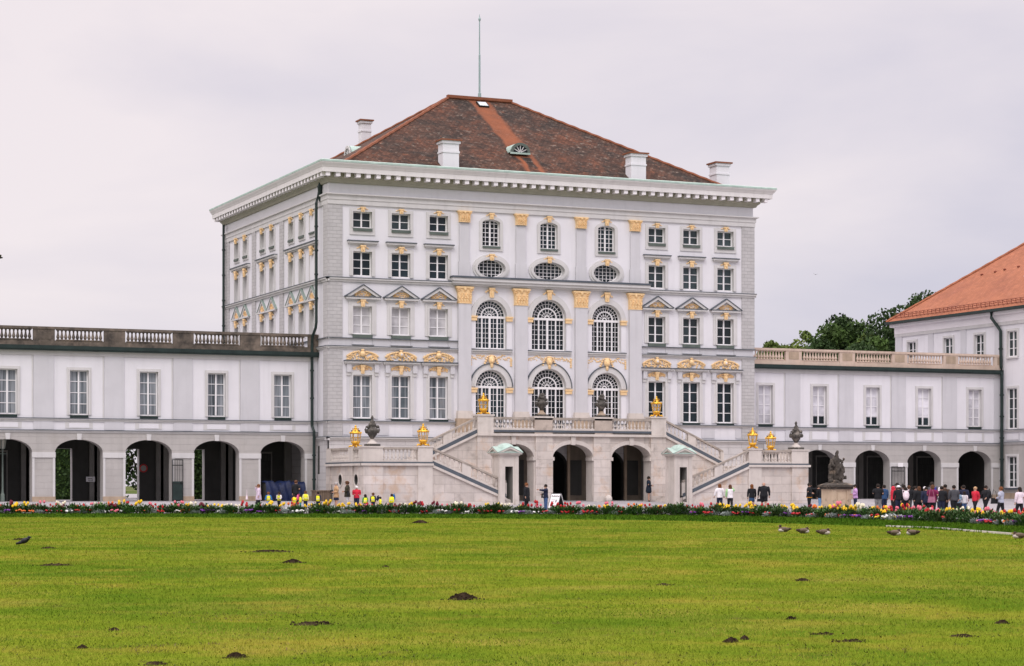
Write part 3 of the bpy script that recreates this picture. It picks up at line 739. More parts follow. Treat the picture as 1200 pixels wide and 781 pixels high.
# ------------------------------------------------------------------ balusters
_bal = {}
def baluster_mesh(m, h, r=.105):
    key = (m.name, round(h, 3), r)
    if key not in _bal:
        b = MB(); b.box(-r, r, -r, r, 0, h*.09, m)
        b.lathe((0, 0, 0), [(r*.75, h*.09), (r*.55, h*.14), (r*.95, h*.27), (r*1.0, h*.34), (r*.62, h*.55), (r*.42, h*.76), (r*.6, h*.80), (r*.5, h*.84), (r*.8, h*.91)], m, 8)
        b.box(-r, r, -r, r, h*.91, h, m)
        o = b.build('baluster_mesh_source'); _bal[key] = o.data; bpy.data.objects.remove(o)
    return _bal[key]
def add_baluster(par, m, x, y, z, h, r=.105):
    b = list(par['_base']) if '_base' in par.keys() else (0, 0, 0)
    o = bpy.data.objects.new('baluster', baluster_mesh(m, h, r)); COL.objects.link(o); o.parent = par
    o.location = (x-b[0], y-b[1], z-b[2]); return o

# ================================================================== the two gallery wings
def wing(name, label, bays, x0, x1, stonem, archtop, spring, l2, pane, hide=()):
    T = thing(name, label, 'gallery', ((x0+x1)/2, 2.6, 0))
    fr = Fr((0, 2.6), (1, 0), (0, -1))
    mb = MB(); mb.wall(fr, x0, x1, l2, 10.8, [rect(c-.68, c+.68, 6.18, 9.4) for c in bays], WHITE, depth=.34, rm=TRIM)
    mb.quad((x0, 9.6, -.8), (x0, 2.6, -.8), (x0, 2.6, 10.8), (x0, 9.6, 10.8), WHITE); mb.build('wall', T)
    mb = MB(); mb.wall(fr, x0, x1, -.8, l2, [arch(c, 1.72, -.8, spring, archtop-spring) for c in bays], WINGBASE, o=.03, depth=1.0, rm=WINGBASE); mb.build('arcade_wall', T)
    # inside of the arcade
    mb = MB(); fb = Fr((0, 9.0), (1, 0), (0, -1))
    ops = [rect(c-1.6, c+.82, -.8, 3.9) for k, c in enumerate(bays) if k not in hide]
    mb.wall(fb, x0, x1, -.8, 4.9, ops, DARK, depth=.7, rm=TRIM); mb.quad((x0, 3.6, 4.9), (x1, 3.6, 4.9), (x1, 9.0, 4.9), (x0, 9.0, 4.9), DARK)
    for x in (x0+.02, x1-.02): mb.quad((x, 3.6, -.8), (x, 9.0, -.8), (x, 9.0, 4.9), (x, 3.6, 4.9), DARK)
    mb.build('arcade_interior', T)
    for k, c in enumerate(bays):                               # rib arches under the vault and piers on the back wall
        mb = MB()
        for q in (-1, 1): mb.fbox(fb, c+q*2.35-.28, c+q*2.35+.28, 0, .22, -.8, 4.9, mat_inner)
        if k in hide: mb.fbox(fb, c-1.5, c+1.0, 0, .1, -.8, 3.6, DARKD); mb.fbox(fb, c-1.62, c+1.12, 0, .06, -.8, 3.75, mat_inner)
        mb.build('arcade_back_pier', T)
    mb = MB(); mb.fbox(fb, x0, x1, -.75, -.65, 4.9, 10.8, WHITE); mb.box(x0, x1, 2.6, 9.6, 10.7, 10.95, SLATE); mb.build('rear_wall', T)
    edges = [x0]+[(a+b)/2 for a, b in zip(sorted(bays), sorted(bays)[1:])]+[x1]
    mb = MB()
    for e in edges:
        a, b = max(x0, e-.72), min(x1, e+.72)
        if b-a > .2:
            mb.fbox(fr, a, b, 0, .07, 5.97, 10.45, GREY)
            if b-a > 1.2: mb.fbox(fr, a-.11, a-.03, 0, .03, 5.97, 10.4, TRIM)
            mb.fbox(fr, a, b, 0, .06, l2+.02, 5.74, GREY)
    mb.fbox(fr, x0, x1, 0, .09, 10.42, 10.74, TRIM); mb.build('pilaster_strip', T)
    mb = MB()
    course(mb, fr, x0, x1, 5.74, 5.97, .16); course(mb, fr, x0, x1, l2-.2, l2, .16)
    for c in bays: mb.fbox(fr, c-.98, c+.98, 0, .03, l2+.1, 5.68, TRIM); mb.fbox(fr, c-.72, c+.72, .03, .05, l2+.16, 5.62, WHITE)
    mb.build('string_course', T)
    for e in edges:
        mb = MB()
        a = max([c+1.72 for c in bays if c < e]+[x0]); b = min([c-1.72 for c in bays if c > e]+[x1])
        mb.fbox(fr, a-.03, b+.03, .0, .11, spring-.36, spring+.02, TRIM); mb.fbox(fr, a-.02, b+.02, 0, .12, -.8, .36, BRONZE)
        mb.fbox(fr, a-.005, a+.16, 0, .075, .36, spring-.36, TRIM); mb.fbox(fr, b-.16, b+.005, 0, .075, .36, spring-.36, TRIM)
        mb.build('pier_trim', T)
    for c in bays: mb = MB(); mb.prism(fr, [(c-.14, archtop-.03), (c+.14, archtop-.03), (c+.18, archtop+.42), (c-.18, archtop+.42)], 0, .12, TRIM); mb.build('keystone', T)
    for c in bays:
        low = .22 if (pane is P_BLINDW and 42 < c < 56) else None
        w = window(fr, T, c, 6.2, 9.4, 1.34, 4, pane, rec=.24, lower=low); surround(fr, w, c, 6.2, 9.4, 1.36, .2)
        sill(fr, w, c, 6.0, 6.18, 1.3, DKGREEN, o=.12)
    mb = MB(); mb.fbox(fr, x0, x1, 0, .42, 10.74, 10.84, DKGREEN); mb.fbox(fr, x0, x1, .22, .46, 10.84, 11.1, DKGREEN); mb.build('gutter', T)
    # balustrade
    mb = MB(); mb.fbox(fr, x0, x1, -.02, .2, 10.96, 11.38, stonem); mb.fbox(fr, x0, x1, .0, .17, 11.38, 11.48, stonem)
    mb.fbox(fr, x0, x1, -.05, .26, 12.26, 12.44, stonem)
    for e in edges:
        a, b = max(x0, e-.76), min(x1, e+.76)
        mb.fbox(fr, a, b, -.04, .22, 11.0, 12.26, stonem); mb.fbox(fr, a+.28, b-.28, .2, .235, 11.55, 12.18, BALDARK if stonem is BALDARK else BRONZE)
    B = mb.build('balustrade', T)
    for c in bays:
        n = 12
        for k in range(n): add_baluster(B, stonem, c-1.66+3.32*(k+.5)/n, 2.6-.085, 11.48, .78, .125)
    return T, fr
mat_inner = mat('dim_inner_plaster', (.24, .23, .215), var=.12, streak=.3)
LB = [-2.72-5.05*k for k in range(7)]; RB = [38.55+5.18*k for k in range(5)]
LWING, LFR = wing('gallery_wing', 'long low gallery wing with grimy dark balustrade and net curtained windows', LB, -35.6, -.02, BALDARK, 4.45, 3.5, 5.12, P_CURT, hide=(0, 4))
RWING, RFR = wing('gallery_wing', 'low gallery wing with pink sandstone balustrade and white window blinds', RB, W+.02, 61.96, BALLIGHT, 4.12, 3.05, 4.8, P_BLINDW, hide=(0, 1, 2, 3, 4))

# ================================================================== corner pavilion with the orange roof
COR = thing('corner_pavilion', 'white corner building with bright orange tiled roof and snow guard', 'building', (62, 4, 0))
fr = Fr((62, 0), (0, 1), (-1, 0)); Y0, Y1 = -14, 18.7
wy = [16.0, 10.25, 5.6, .9, -4.6, -9.6]; ops = []
for y in wy: ops.append(rect(y-.68, y+.68, 12.2, 14.42))
for y in wy[3:]: ops += [rect(y-.7, y+.7, 6.0, 9.5)]
mb = MB(); mb.wall(fr, Y0, Y1, 4.8, 16.2, ops, WHITE, depth=.4, rm=TRIM)
for a, b in (((62, Y1), (84, Y1)), ((84, Y1), (84, Y0)), ((84, Y0), (62, Y0))): mb.quad((a[0], a[1], -.8), (b[0], b[1], -.8), (b[0], b[1], 16.2), (a[0], a[1], 16.2), WHITE)
mb.build('wall', COR)
mb = MB(); mb.wall(fr, Y0, Y1, -.8, 4.8, [rect(y-.7, y+.7, .95, 3.65) for y in wy[3:]], WINGBASE, o=.04, depth=.4, rm=TRIM)
mb.fbox(fr, Y0, 2.5, .04, .12, -.8, .5, BRONZE); mb.build('basement_wall', COR)
mb = MB()
for a, b in ((17.6, Y1), (12.6, 13.4), (7.6, 8.4), (2.75, 3.4)): mb.fbox(fr, a, b, 0, .07, 10.0, 15.3, GREY)
mb.fbox(fr, Y0, Y1+.1, 0, .1, 15.0, 15.3, TRIM); mb.build('pilaster_strip', COR)
mb = MB(); course(mb, fr, Y0, 2.5, 5.74, 5.97, .16); course(mb, fr, Y0, 2.5, 4.66, 4.9, .18)
for y in wy[3:]: mb.fbox(fr, y-1.0, y+1.0, 0, .04, 5.0, 5.66, GREY); mb.fbox(fr, y-.8, y+.8, .04, .055, 5.08, 5.58, WHITE)
for o, z0, z1 in ((.10, 15.3, 15.92), (.42, 15.92, 16.2)): mb.box(62-o, 84+o, Y0-o, Y1+o, z0, z1, DENT)
mb.build('string_course', COR)
for y in wy:
    w = window(fr, COR, y, 12.2, 14.42, 1.36, 3, P_GREY, rec=.12); surround(fr, w, y, 12.2, 14.42, 1.36, .2); sill(fr, w, y, 12.06, 12.19, 1.6, TRIM)
for y in wy[3:]:
    w = window(fr, COR, y, 6.0, 9.5, 1.4, 4, P_GREY, rec=.12); surround(fr, w, y, 6.0, 9.5, 1.4, .2)
    w = window(fr, COR, y, .95, 3.65, 1.4, 4, P_GREY, rec=.14); surround(fr, w, y, .95, 3.65, 1.4, .2, o1=.1); sill(fr, w, y, .8, .94, 1.9, SLATE, o=.2)
e = .62; x0, x1, y0, y1 = 62-e, 84+e, Y0-e, Y1+e; rise = .756; h = (x1-x0)/2*rise
A, B = ((x0+x1)/2, y0+(x1-x0)/2, 16.45+h), ((x0+x1)/2, y1-(x1-x0)/2, 16.45+h)
mb = MB(); mb.add([(x0, y0, 16.45), (x1, y0, 16.45), (x1, y1, 16.45), (x0, y1, 16.45), A, B], [(0, 1, 4), (1, 2, 5, 4), (2, 3, 5), (3, 0, 4, 5)], ORANGE)
R2 = mb.build('roof', COR)
mb = MB()
for p, q in (((x0, y1, 16.45), B), ((x0, y0, 16.45), A), ((x1, y1, 16.45), B), ((x1, y0, 16.45), A), (A, B)):
    mb.tube([tuple(p[k]+(q[k]-p[k])*t/30+(.03*(t % 2) if k == 2 else 0) for k in range(3)) for t in range(31)], .16, ORANGE, 6)
mb.build('ridge_tiles', R2)
mb = MB(); mb.box(x0-.18, x0+.04, y0, y1+.1, 16.2, 16.44, DKGREEN); mb.box(x0, x1, y1-.02, y1+.18, 16.2, 16.44, DKGREEN); mb.build('gutter', COR)
SNOW = mat('rusty_snow_guard', (.20, .055, .035), var=.2)
mb = MB()
for k in range(int((y1-y0-1.2)/.62)):
    y = y0+.4+.62*k; mb.tube([(x0+.35, y, 16.5+.22), (x0+.25, y, 17.12)], .03, SNOW, 4); mb.tube([(x0+.25, y, 17.1), (x0+.75, y, 17.0)], .02, SNOW, 4)
for dz in (.12, .3, .48): mb.tube([(x0+.31, y0+.3, 16.72+dz-.05), (x0+.31, y1-.9, 16.72+dz-.05)], .022, SNOW, 4)
mb.build('snow_guard', R2)
def onroof(y, up): return (x0+up, y, 16.45+up*rise)
for k in range(8):
    p = onroof(11.6-1.55*k-.3*(k % 2), 5.2+.12*k); mb = MB(); mb.ell((p[0], p[1], p[2]+.04), (.18, .14, .10), SNOW); mb.build('vent_tile', R2)
p = onroof(3.2, 3.9); mb = MB(); mb.hexa([(p[0], p[1]-.45, p[2]-.02), (p[0]+.7, p[1]-.45, p[2]+.5), (p[0]+.7, p[1]+.45, p[2]+.5), (p[0], p[1]+.45, p[2]-.02),
    (p[0]-.07, p[1]-.45, p[2]+.12), (p[0]+.63, p[1]-.45, p[2]+.62), (p[0]+.63, p[1]+.45, p[2]+.62), (p[0]-.07, p[1]+.45, p[2]+.12)], TRIM); mb.build('skylight', R2)
pipe(COR, [(61.45, 3.2, 16.2), (61.45, 3.2, 15.7), (61.8, 2.75, 14.9), (61.78, 2.32, 14.5), (61.78, 2.25, 11.4), (61.74, 2.1, 10.8), (61.74, 2.1, -.3)], r=.14)

# ================================================================== the entrance terrace
CX0 = 17.95
TER = thing('entrance_terrace', 'stone entrance terrace with three dark arches and balustrade of the palace', 'terrace', (CX0, -4.1, 0))
tf = Fr((0, -4.1), (1, 0), (0, -1)); TX0, TX1 = 10.13, 25.77
AC = [13.05, 17.95, 22.85]
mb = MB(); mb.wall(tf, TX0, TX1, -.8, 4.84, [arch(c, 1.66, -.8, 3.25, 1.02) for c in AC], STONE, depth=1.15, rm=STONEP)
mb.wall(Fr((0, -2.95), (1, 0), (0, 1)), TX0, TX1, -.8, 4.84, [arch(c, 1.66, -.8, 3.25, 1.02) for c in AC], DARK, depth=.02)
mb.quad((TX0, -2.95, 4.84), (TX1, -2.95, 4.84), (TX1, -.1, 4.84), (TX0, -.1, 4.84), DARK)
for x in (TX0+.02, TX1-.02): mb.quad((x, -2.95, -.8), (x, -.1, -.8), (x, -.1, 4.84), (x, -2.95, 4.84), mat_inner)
mb.build('wall', TER)
for a, b in ((TX0, 11.39), (14.85, 16.25), (19.65, 21.05), (24.51, TX1)):
    mb = MB(); mb.fbox(tf, a, b, 0, .16, -.8, 4.84, STONE); mb.fbox(tf, a-.05, b+.05, 0, .22, -.8, .35, STONEP); mb.build('pier', TER)
mb = MB()
for c in AC:
    mb.band(tf, arcpts(c, 1.67, 3.25, 1.02), arcpts(c, 1.95, 3.25, 1.32), 0, .1, STONEP, closed=False)
    mb.prism(tf, [(c-.16, 4.2), (c+.16, 4.2), (c+.2, 4.82), (c-.2, 4.82)], 0, .17, STONEP)
    for q in (-1, 1):
        mb.fbox(tf, c+q*1.66-.1, c+q*1.66+.30 if q > 0 else c+q*1.66+.1, -1.0, .14, 3.02, 3.28, STONEP) if q > 0 else mb.fbox(tf, c-1.96, c-1.56, -1.0, .14, 3.02, 3.28, STONEP)
        mb.fbox(tf, c+q*1.83-.15, c+q*1.83+.15, 0, .06, .0, 3.02, STONEP)
mb.build('archivolt', TER)
mb = MB(); mb.fbox(tf, TX0-.05, TX1+.05, -.2, .30, 4.84, 5.02, STONEP); mb.box(TX0, TX1, -4.1, .0, 5.02, 5.12, STONEP)
mb.fbox(tf, TX0+1.28, TX1-1.28, -.3, .26, 5.12, 5.28, SLATE); mb.build('ledge', TER)
mb = MB(); mb.fbox(tf, 11.4, 24.5, -.02, .20, 5.28, 5.42, STONEP); mb.fbox(tf, 11.4, 24.5, -.05, .24, 6.06, 6.24, RAIL)
for a, b, t in ((TX0, 11.40, 6.42), (14.72, 16.2, 6.32), (19.7, 21.18, 6.32), (24.50, TX1, 6.42)):
    m_ = STONEP if t > 6.4 else DIE
    mb.fbox(tf, a, b, -.75, .24, 5.0, t-.12, m_); mb.fbox(tf, a-.07, b+.07, -.82, .31, t-.12, t, STONEP)
TB = mb.build('balustrade', TER)
for a, b in ((11.40, 14.72), (16.2, 19.7), (21.18, 24.50)):
    n = 11
    for k in range(n): add_baluster(TB, STONEP, a+(b-a)*(k+.5)/n, -4.19, 5.42, .64, .072)
INB = mat('brown_inner_stone', (.20, .165, .13), var=.2, streak=.4)
                                                     # stone jamb and panelled recess on the rear wall of each arch
for c in (12.9, 17.8, 22.7):
    mb = MB(); mb.box(c+1.52, c+3.3, -.14, -.095, -.2, 4.3, INB); mb.box(c+1.75, c+2.75, -.19, -.14, .4, 3.1, DARK); mb.box(c+1.52, c+1.72, -.3, -.14, -.2, 4.3, BRONZE); mb.build('inner_panel', TER)
mb = MB(); mb.ell((20.75, -4.55, .12), (.28, .28, .32), STONEP, 10, 7); mb.build('guard_stone', TER)
# ================================================================== the two flights of stairs
def stair(mir, label):
    mx = (lambda x: x) if not mir else (lambda x: 2*CX0-x)
    T = thing('double_staircase', label, 'staircase', (mx(5), -4.5, 0))
    def bx(mb, x0, x1, y0, y1, z0, z1, m): mb.box(mx(x0), mx(x1), y0, y1, z0, z1, m)
    zl, yF = 2.66, -8.1
    lf = Fr((mx(-.1), 0), (0, 1), (-1 if not mir else 1, 0))
    ov = [oval(y, .42, 1.55, .40) for y in (-3.05, -6.55)]
    mb = MB(); mb.wall(lf, yF, 0, -.8, zl-.1, ov, STONE, depth=.5, rm=DARK)
    bx(mb, -.05, 5.06, yF, yF+.3, -.8, zl-.1, STONE); bx(mb, 4.9, 5.06, yF, 0, -.8, zl-.1, STONE)
    bx(mb, -.1, 5.06, yF+.1, 0, zl-.12, zl, STONEP)
    # front walls under the flights
    f0 = Fr((0, yF), (1, 0), (0, -1)); f1 = Fr((0, -4.1), (1, 0), (0, -1))
    mb.prism(f0, [(mx(5.06), -.8), (mx(11.4), -.8), (mx(11.4), .0), (mx(5.06), zl-.1)], -.3, 0, STONE)
    mb.prism(f1, [(mx(5.06), -.8), (mx(10.13), -.8), (mx(10.13), 4.95), (mx(5.06), zl-.1)], -.3, 0, STONE)
    mb.build('wall', T)
    mb = MB()
    for y in (-3.05, -6.55):
        yy = [(y-.42*cos(2*pi*q/24), 1.55-.40*sin(2*pi*q/24)) for q in range(24)]; y2 = [(y-.54*cos(2*pi*q/24), 1.55-.52*sin(2*pi*q/24)) for q in range(24)]
        mb.band(lf, yy, y2, 0, .05, STONEP)
    mb.add([lf(yy_, -.45, zz_) for yy_, zz_ in ((-7.5, .8), (-2, .8), (-2, 2.3), (-7.5, 2.3))], [(0, 1, 2, 3)], IRON); mb.build('oval_opening', T)
    mb = MB(); n = 16
    for k in range(n):                                          # real steps of both flights
        x = 5.06+(11.4-5.06)*k/n; z = zl*(1-(k+1)/n); bx(mb, x, x+(11.4-5.06)/n, yF+.35, -4.45, -.6, max(z, -.3), STONEP)
        x = 5.06+(10.13-5.06)*k/n; z = zl+(5.12-zl)*(k+1)/n; bx(mb, x, x+(10.13-5.06)/n, -3.75, -.3, zl-.3, z, STONEP)
    mb.build('steps', T)
    # pilaster strips
    mb = MB()
    bx(mb, -.16, 1.3, yF-.12, yF, -.8, zl-.1, STONE); bx(mb, 3.95, 5.06, yF-.1, yF, -.8, zl-.1, STONEP)
    for a, b in ((yF, -7.2), (-5.9, -5.0), (-.9, 0)): mb.fbox(lf, a, b, 0, .09, -.8, zl-.1, STONE)
    bx(mb, 5.2, 10.1, yF-.05, yF, -.8, .0, STONEP); mb.build('pilaster_strip', T)
    # ledge and landing balustrade
    mb = MB()
    bx(mb, -.32, 5.1, yF-.22, yF+.1, zl-.1, zl+.06, STONEP); mb.fbox(lf, yF, 0, -.1, .22, zl-.1, zl+.06, STONEP)
    bx(mb, -.24, 5.06, yF-.14, yF+.14, zl+.06, zl+.17, SLATE); mb.fbox(lf, yF+.1, 0, -.1, .14, zl+.06, zl+.17, SLATE)
    def slope(fr_, x0, z0, x1, z1, o0, o1, t0, t1, m): mb.prism(fr_, [(mx(x0), z0+t0), (mx(x1), z1+t0), (mx(x1), z1+t1), (mx(x0), z0+t1)], o0, o1, m)
    L0 = (5.06, zl, 10.75, .30); U0 = (10.13, 5.06, 5.06, 2.72)
    mb.build('ledge', T); mb = MB()
    slope(f0, *L0, -.1, .16, -.22, -.04, STONEP); slope(f0, *L0, -.2, .12, -.04, .24, SLATE); mb.build('stringer_ledge', T); mb = MB()
    slope(f1, *U0, -.1, .16, -.22, -.04, STONEP); slope(f1, *U0, -.2, .12, -.04, .24, SLATE)
    mb.build('stringer_ledge', T)
    mb = MB(); top = 3.86
    bx(mb, -.14, 5.06, yF-.02, yF+.2, zl+.17, zl+.3, STONEP); bx(mb, -.16, 5.06, yF-.06, yF+.24, top-.16, top, RAIL)
    mb.fbox(lf, yF, 0, -.2, .02, zl+.17, zl+.3, STONEP); mb.fbox(lf, yF, 0, -.24, .06, top-.16, top, RAIL)
    for a, b, t in ((-.18, 1.3, top+.06), (3.95, 5.06, top+.1)): bx(mb, a, b, yF-.10, yF+.85, zl+.1, t-.1, STONEP); bx(mb, a-.06, b+.06, yF-.16, yF+.91, t-.1, t, STONEP)
    for a, b in ((-5.95, -4.95), (-1.0, .0)): mb.fbox(lf, a, b, -.7, .08, zl+.1, top-.05, STONEP)
    B = mb.build('balustrade', T)
    for k in range(9): add_baluster(B, STONEP, mx(1.32+2.6*(k+.5)/9), yF+.09, zl+.3, top-.16-zl-.3, .078)
    for a, b, n in ((-7.2, -5.95, 4), (-4.95, -1.0, 11)):
        for k in range(n): add_baluster(B, STONEP, mx(0), a+(b-a)*(k+.5)/n, zl+.3, top-.16-zl-.3, .078)
    for fr_, (xa, za, xb, zb), y, rt in ((f0, L0, yF+.05, 1.20), (f1, U0, -4.05, 1.14)):
        mb = MB(); D_ = (xa, za, xb, zb)
        slope(fr_, *D_, -.16, .06, .24, .36, STONEP); slope(fr_, *D_, -.2, .1, rt-.14, rt, RAIL)
        for t in (.46, .985):
            x = xa+(xb-xa)*t; z = za+(zb-za)*t; w = .34 if t < .5 else .14; s = (zb-za)/(xb-xa)
            mb.prism(fr_, [(mx(x-w), z-s*w+.1), (mx(x+w), z+s*w+.1), (mx(x+w), z+s*w+rt-.14), (mx(x-w), z-s*w+rt-.14)], -.17, .07, STONEP)
        B = mb.build('sloping_balustrade', T)
        for t0, t1, n in ((.02, .40, 6), (.52, .97, 7)):
            for k in range(n):
                t = t0+(t1-t0)*(k+.5)/n; add_baluster(B, STONEP, mx(xa+(xb-xa)*t), y, za+(zb-za)*t+.33, .72, .07)
    return T
stair(False, 'stone staircase with two oval openings in its side, beside the dark rain pipe')
stair(True, 'stone staircase mirrored on the side nearer the orange roof')

# ================================================================== sentry boxes
def sentry(x0, label):
    x1, y0, y1 = x0+1.42, -8.45, -7.05; c = (x0+x1)/2; cy = (y0+y1)/2
    T = thing('sentry_box', label, 'sentry box', (c, cy, -.2), 'stone sentry boxes at the foot of the stairs')
    ff = Fr((c, y0), (1, 0), (0, -1)); fs = Fr((x0, cy), (0, 1), (-1, 0)); fe = Fr((x1, cy), (0, 1), (1, 0)); fk = Fr((c, y1), (1, 0), (0, 1))
    mb = MB(); mb.wall(ff, -.71, .71, -.8, 3.3, [rect(-.30, .30, -.1, 2.52)], STONEP, depth=.9, rm=mat_inner)
    for f in (fs, fe, fk): mb.wall(f, -.7, .7, -.8, 3.3, [], STONEP)
    mb.add([ff(u, -.9, z) for u, z in ((-.3, -.1), (.3, -.1), (.3, 2.52), (-.3, 2.52))], [(0, 1, 2, 3)], DARK)
    for f in (ff, fs, fe):
        for s in (-1, 1): mb.fbox(f, s*.585-.125, s*.585+.125, 0, .05, -.8, 3.3, STONEP); mb.fbox(f, s*.585-.14, s*.585+.14, 0, .08, -.8, .45, STONEP)
    mb.build('body', T)
    mb = MB(); mb.box(x0-.1, x1+.1, y0-.1, y1+.1, 3.3, 3.40, STONEP); mb.box(x0-.24, x1+.24, y0-.24, y1+.24, 3.40, 3.5, STONEP)
    for f in (ff, fs, fe, fk):
        mb.band(f, [(-.72, 3.5), (0, 3.80), (.72, 3.5)], [(-.98, 3.5), (0, 3.93), (.98, 3.5)], -.3, .28, STONEP, closed=False)
        mb.prism(f, [(-.72, 3.5), (.72, 3.5), (0, 3.80)], -.3, .14, STONEP)
    mb.build('pediment', T)
    mb = MB()
    for f in (ff, fs, fe, fk): mb.band(f, [(-1.0, 3.515), (0, 3.94), (1.0, 3.515)], [(-1.0, 3.54), (0, 3.98), (1.0, 3.54)], -.72, .3, COPPER, closed=False)
    mb.lathe((c, cy, 3.55), [(.78, 0), (.74, .2), (.66, .38), (.5, .54), (.28, .64), (.05, .68)], COPPER, 14); mb.build('roof', T)
    return T
sentry(10.15, 'stone sentry box with green copper roof beside the man in the long black coat')
sentry(24.35, 'stone sentry box with green copper roof beside the person in the dark blue dress')

# ================================================================== gilded lanterns
GLASSL = bpy.data.materials.new('lantern_glass'); GLASSL.use_nodes = True
_b = GLASSL.node_tree.nodes['Principled BSDF']; _b.inputs['Base Color'].default_value = (.9, .92, .95, 1); _b.inputs['Roughness'].default_value = .08
_b.inputs['Transmission Weight'].default_value = .9; _b.inputs['IOR'].default_value = 1.05; _b.inputs['Alpha'].default_value = .55
def lantern():
    T = thing('gilded_lantern', 'x', 'lantern', (0, 0, 0), 'gilded lanterns on the stairs and terrace')
    mb = MB(); n = 6
    for k in range(4):
        a = pi/4+pi/2*k; mb.tube([(.46*cos(a), .46*sin(a), .03), (.40*cos(a), .40*sin(a), .11), (.26*cos(a), .26*sin(a), .08), (.16*cos(a), .16*sin(a), .22)], [.055, .06, .06, .07], GOLDM, 6)
        mb.ell((.46*cos(a), .46*sin(a), .05), (.07, .07, .05), GOLDM, 6, 4)
    mb.lathe((0, 0, .10), [(.16, 0), (.12, .06), (.20, .12), (.30, .2), (.32, .27), (.30, .30)], GOLDM, 12); mb.build('base', T, smooth=True)
    mb = MB()
    for k in range(n):
        a = 2*pi*k/n; b = 2*pi*(k+1)/n
        mb.tube([(.28*cos(a), .28*sin(a), .38), (.38*cos(a), .38*sin(a), 1.0)], .028, GOLDM, 5)
        for r, z in ((.28, .40), (.38, 1.0), (.335, .72)): mb.tube([(r*cos(a), r*sin(a), z), (r*cos(b), r*sin(b), z)], .03 if z != .72 else .012, GOLDM, 5)
        mb.ell((.40*cos(a), .40*sin(a), 1.05), (.05, .05, .075), GOLDM, 6, 4)
    mb.tube([(0, 0, .4), (0, 0, .7)], .035, GOLDM, 6); mb.build('frame', T)
    mb = MB()
    for k in range(n):
        a = 2*pi*k/n; b = 2*pi*(k+1)/n
        mb.quad((.275*cos(a), .275*sin(a), .41), (.275*cos(b), .275*sin(b), .41), (.372*cos(b), .372*sin(b), .99), (.372*cos(a), .372*sin(a), .99), GLASSL)
    mb.build('glass', T)
    mb = MB(); mb.lathe((0, 0, 1.0), [(.44, 0), (.42, .06), (.32, .13), (.25, .22), (.14, .28), (.12, .33), (.15, .36), (.07, .42), (.05, .46), (.09, .50), (.06, .55), (.015, .60)], GOLDM, 12)
    for k in range(6):
        a = 2*pi*k/6+.5; mb.ell((.30*cos(a), .30*sin(a), 1.19), (.05, .05, .05), IRON, 6, 4); mb.tube([(.2*cos(a), .2*sin(a), 1.26), (.26*cos(a), .26*sin(a), 1.34), (.2*cos(a), .2*sin(a), 1.38)], .02, GOLDM, 4)
    mb.build('roof', T, smooth=True)
    return T
LN = lantern()
LPOS = [((10.76, -3.9, 6.42), 'gilded lantern on the terrace corner in front of the left arched door'),
        ((25.15, -3.9, 6.42), 'gilded lantern on the terrace corner nearest the orange roof'),
        ((.22, -5.45, 3.87), 'gilded lantern between the dark rain pipe and the dark stone urn'),
        ((4.5, -7.75, 3.97), 'gilded lantern at the head of the lower flight beside the dark urn'),
        ((31.4, -7.75, 3.97), 'larger gilded lantern of the pair standing close together'),
        ((35.95, -2.7, 3.87), 'smaller gilded lantern of the pair, next to the dark urn')]
for k, (p, lb) in enumerate(LPOS):
    o = LN if k == 0 else copytree(LN); o.location = p; o['label'] = lb; o.rotation_euler = (0, 0, .3*k); o.scale = (1.0,)*3

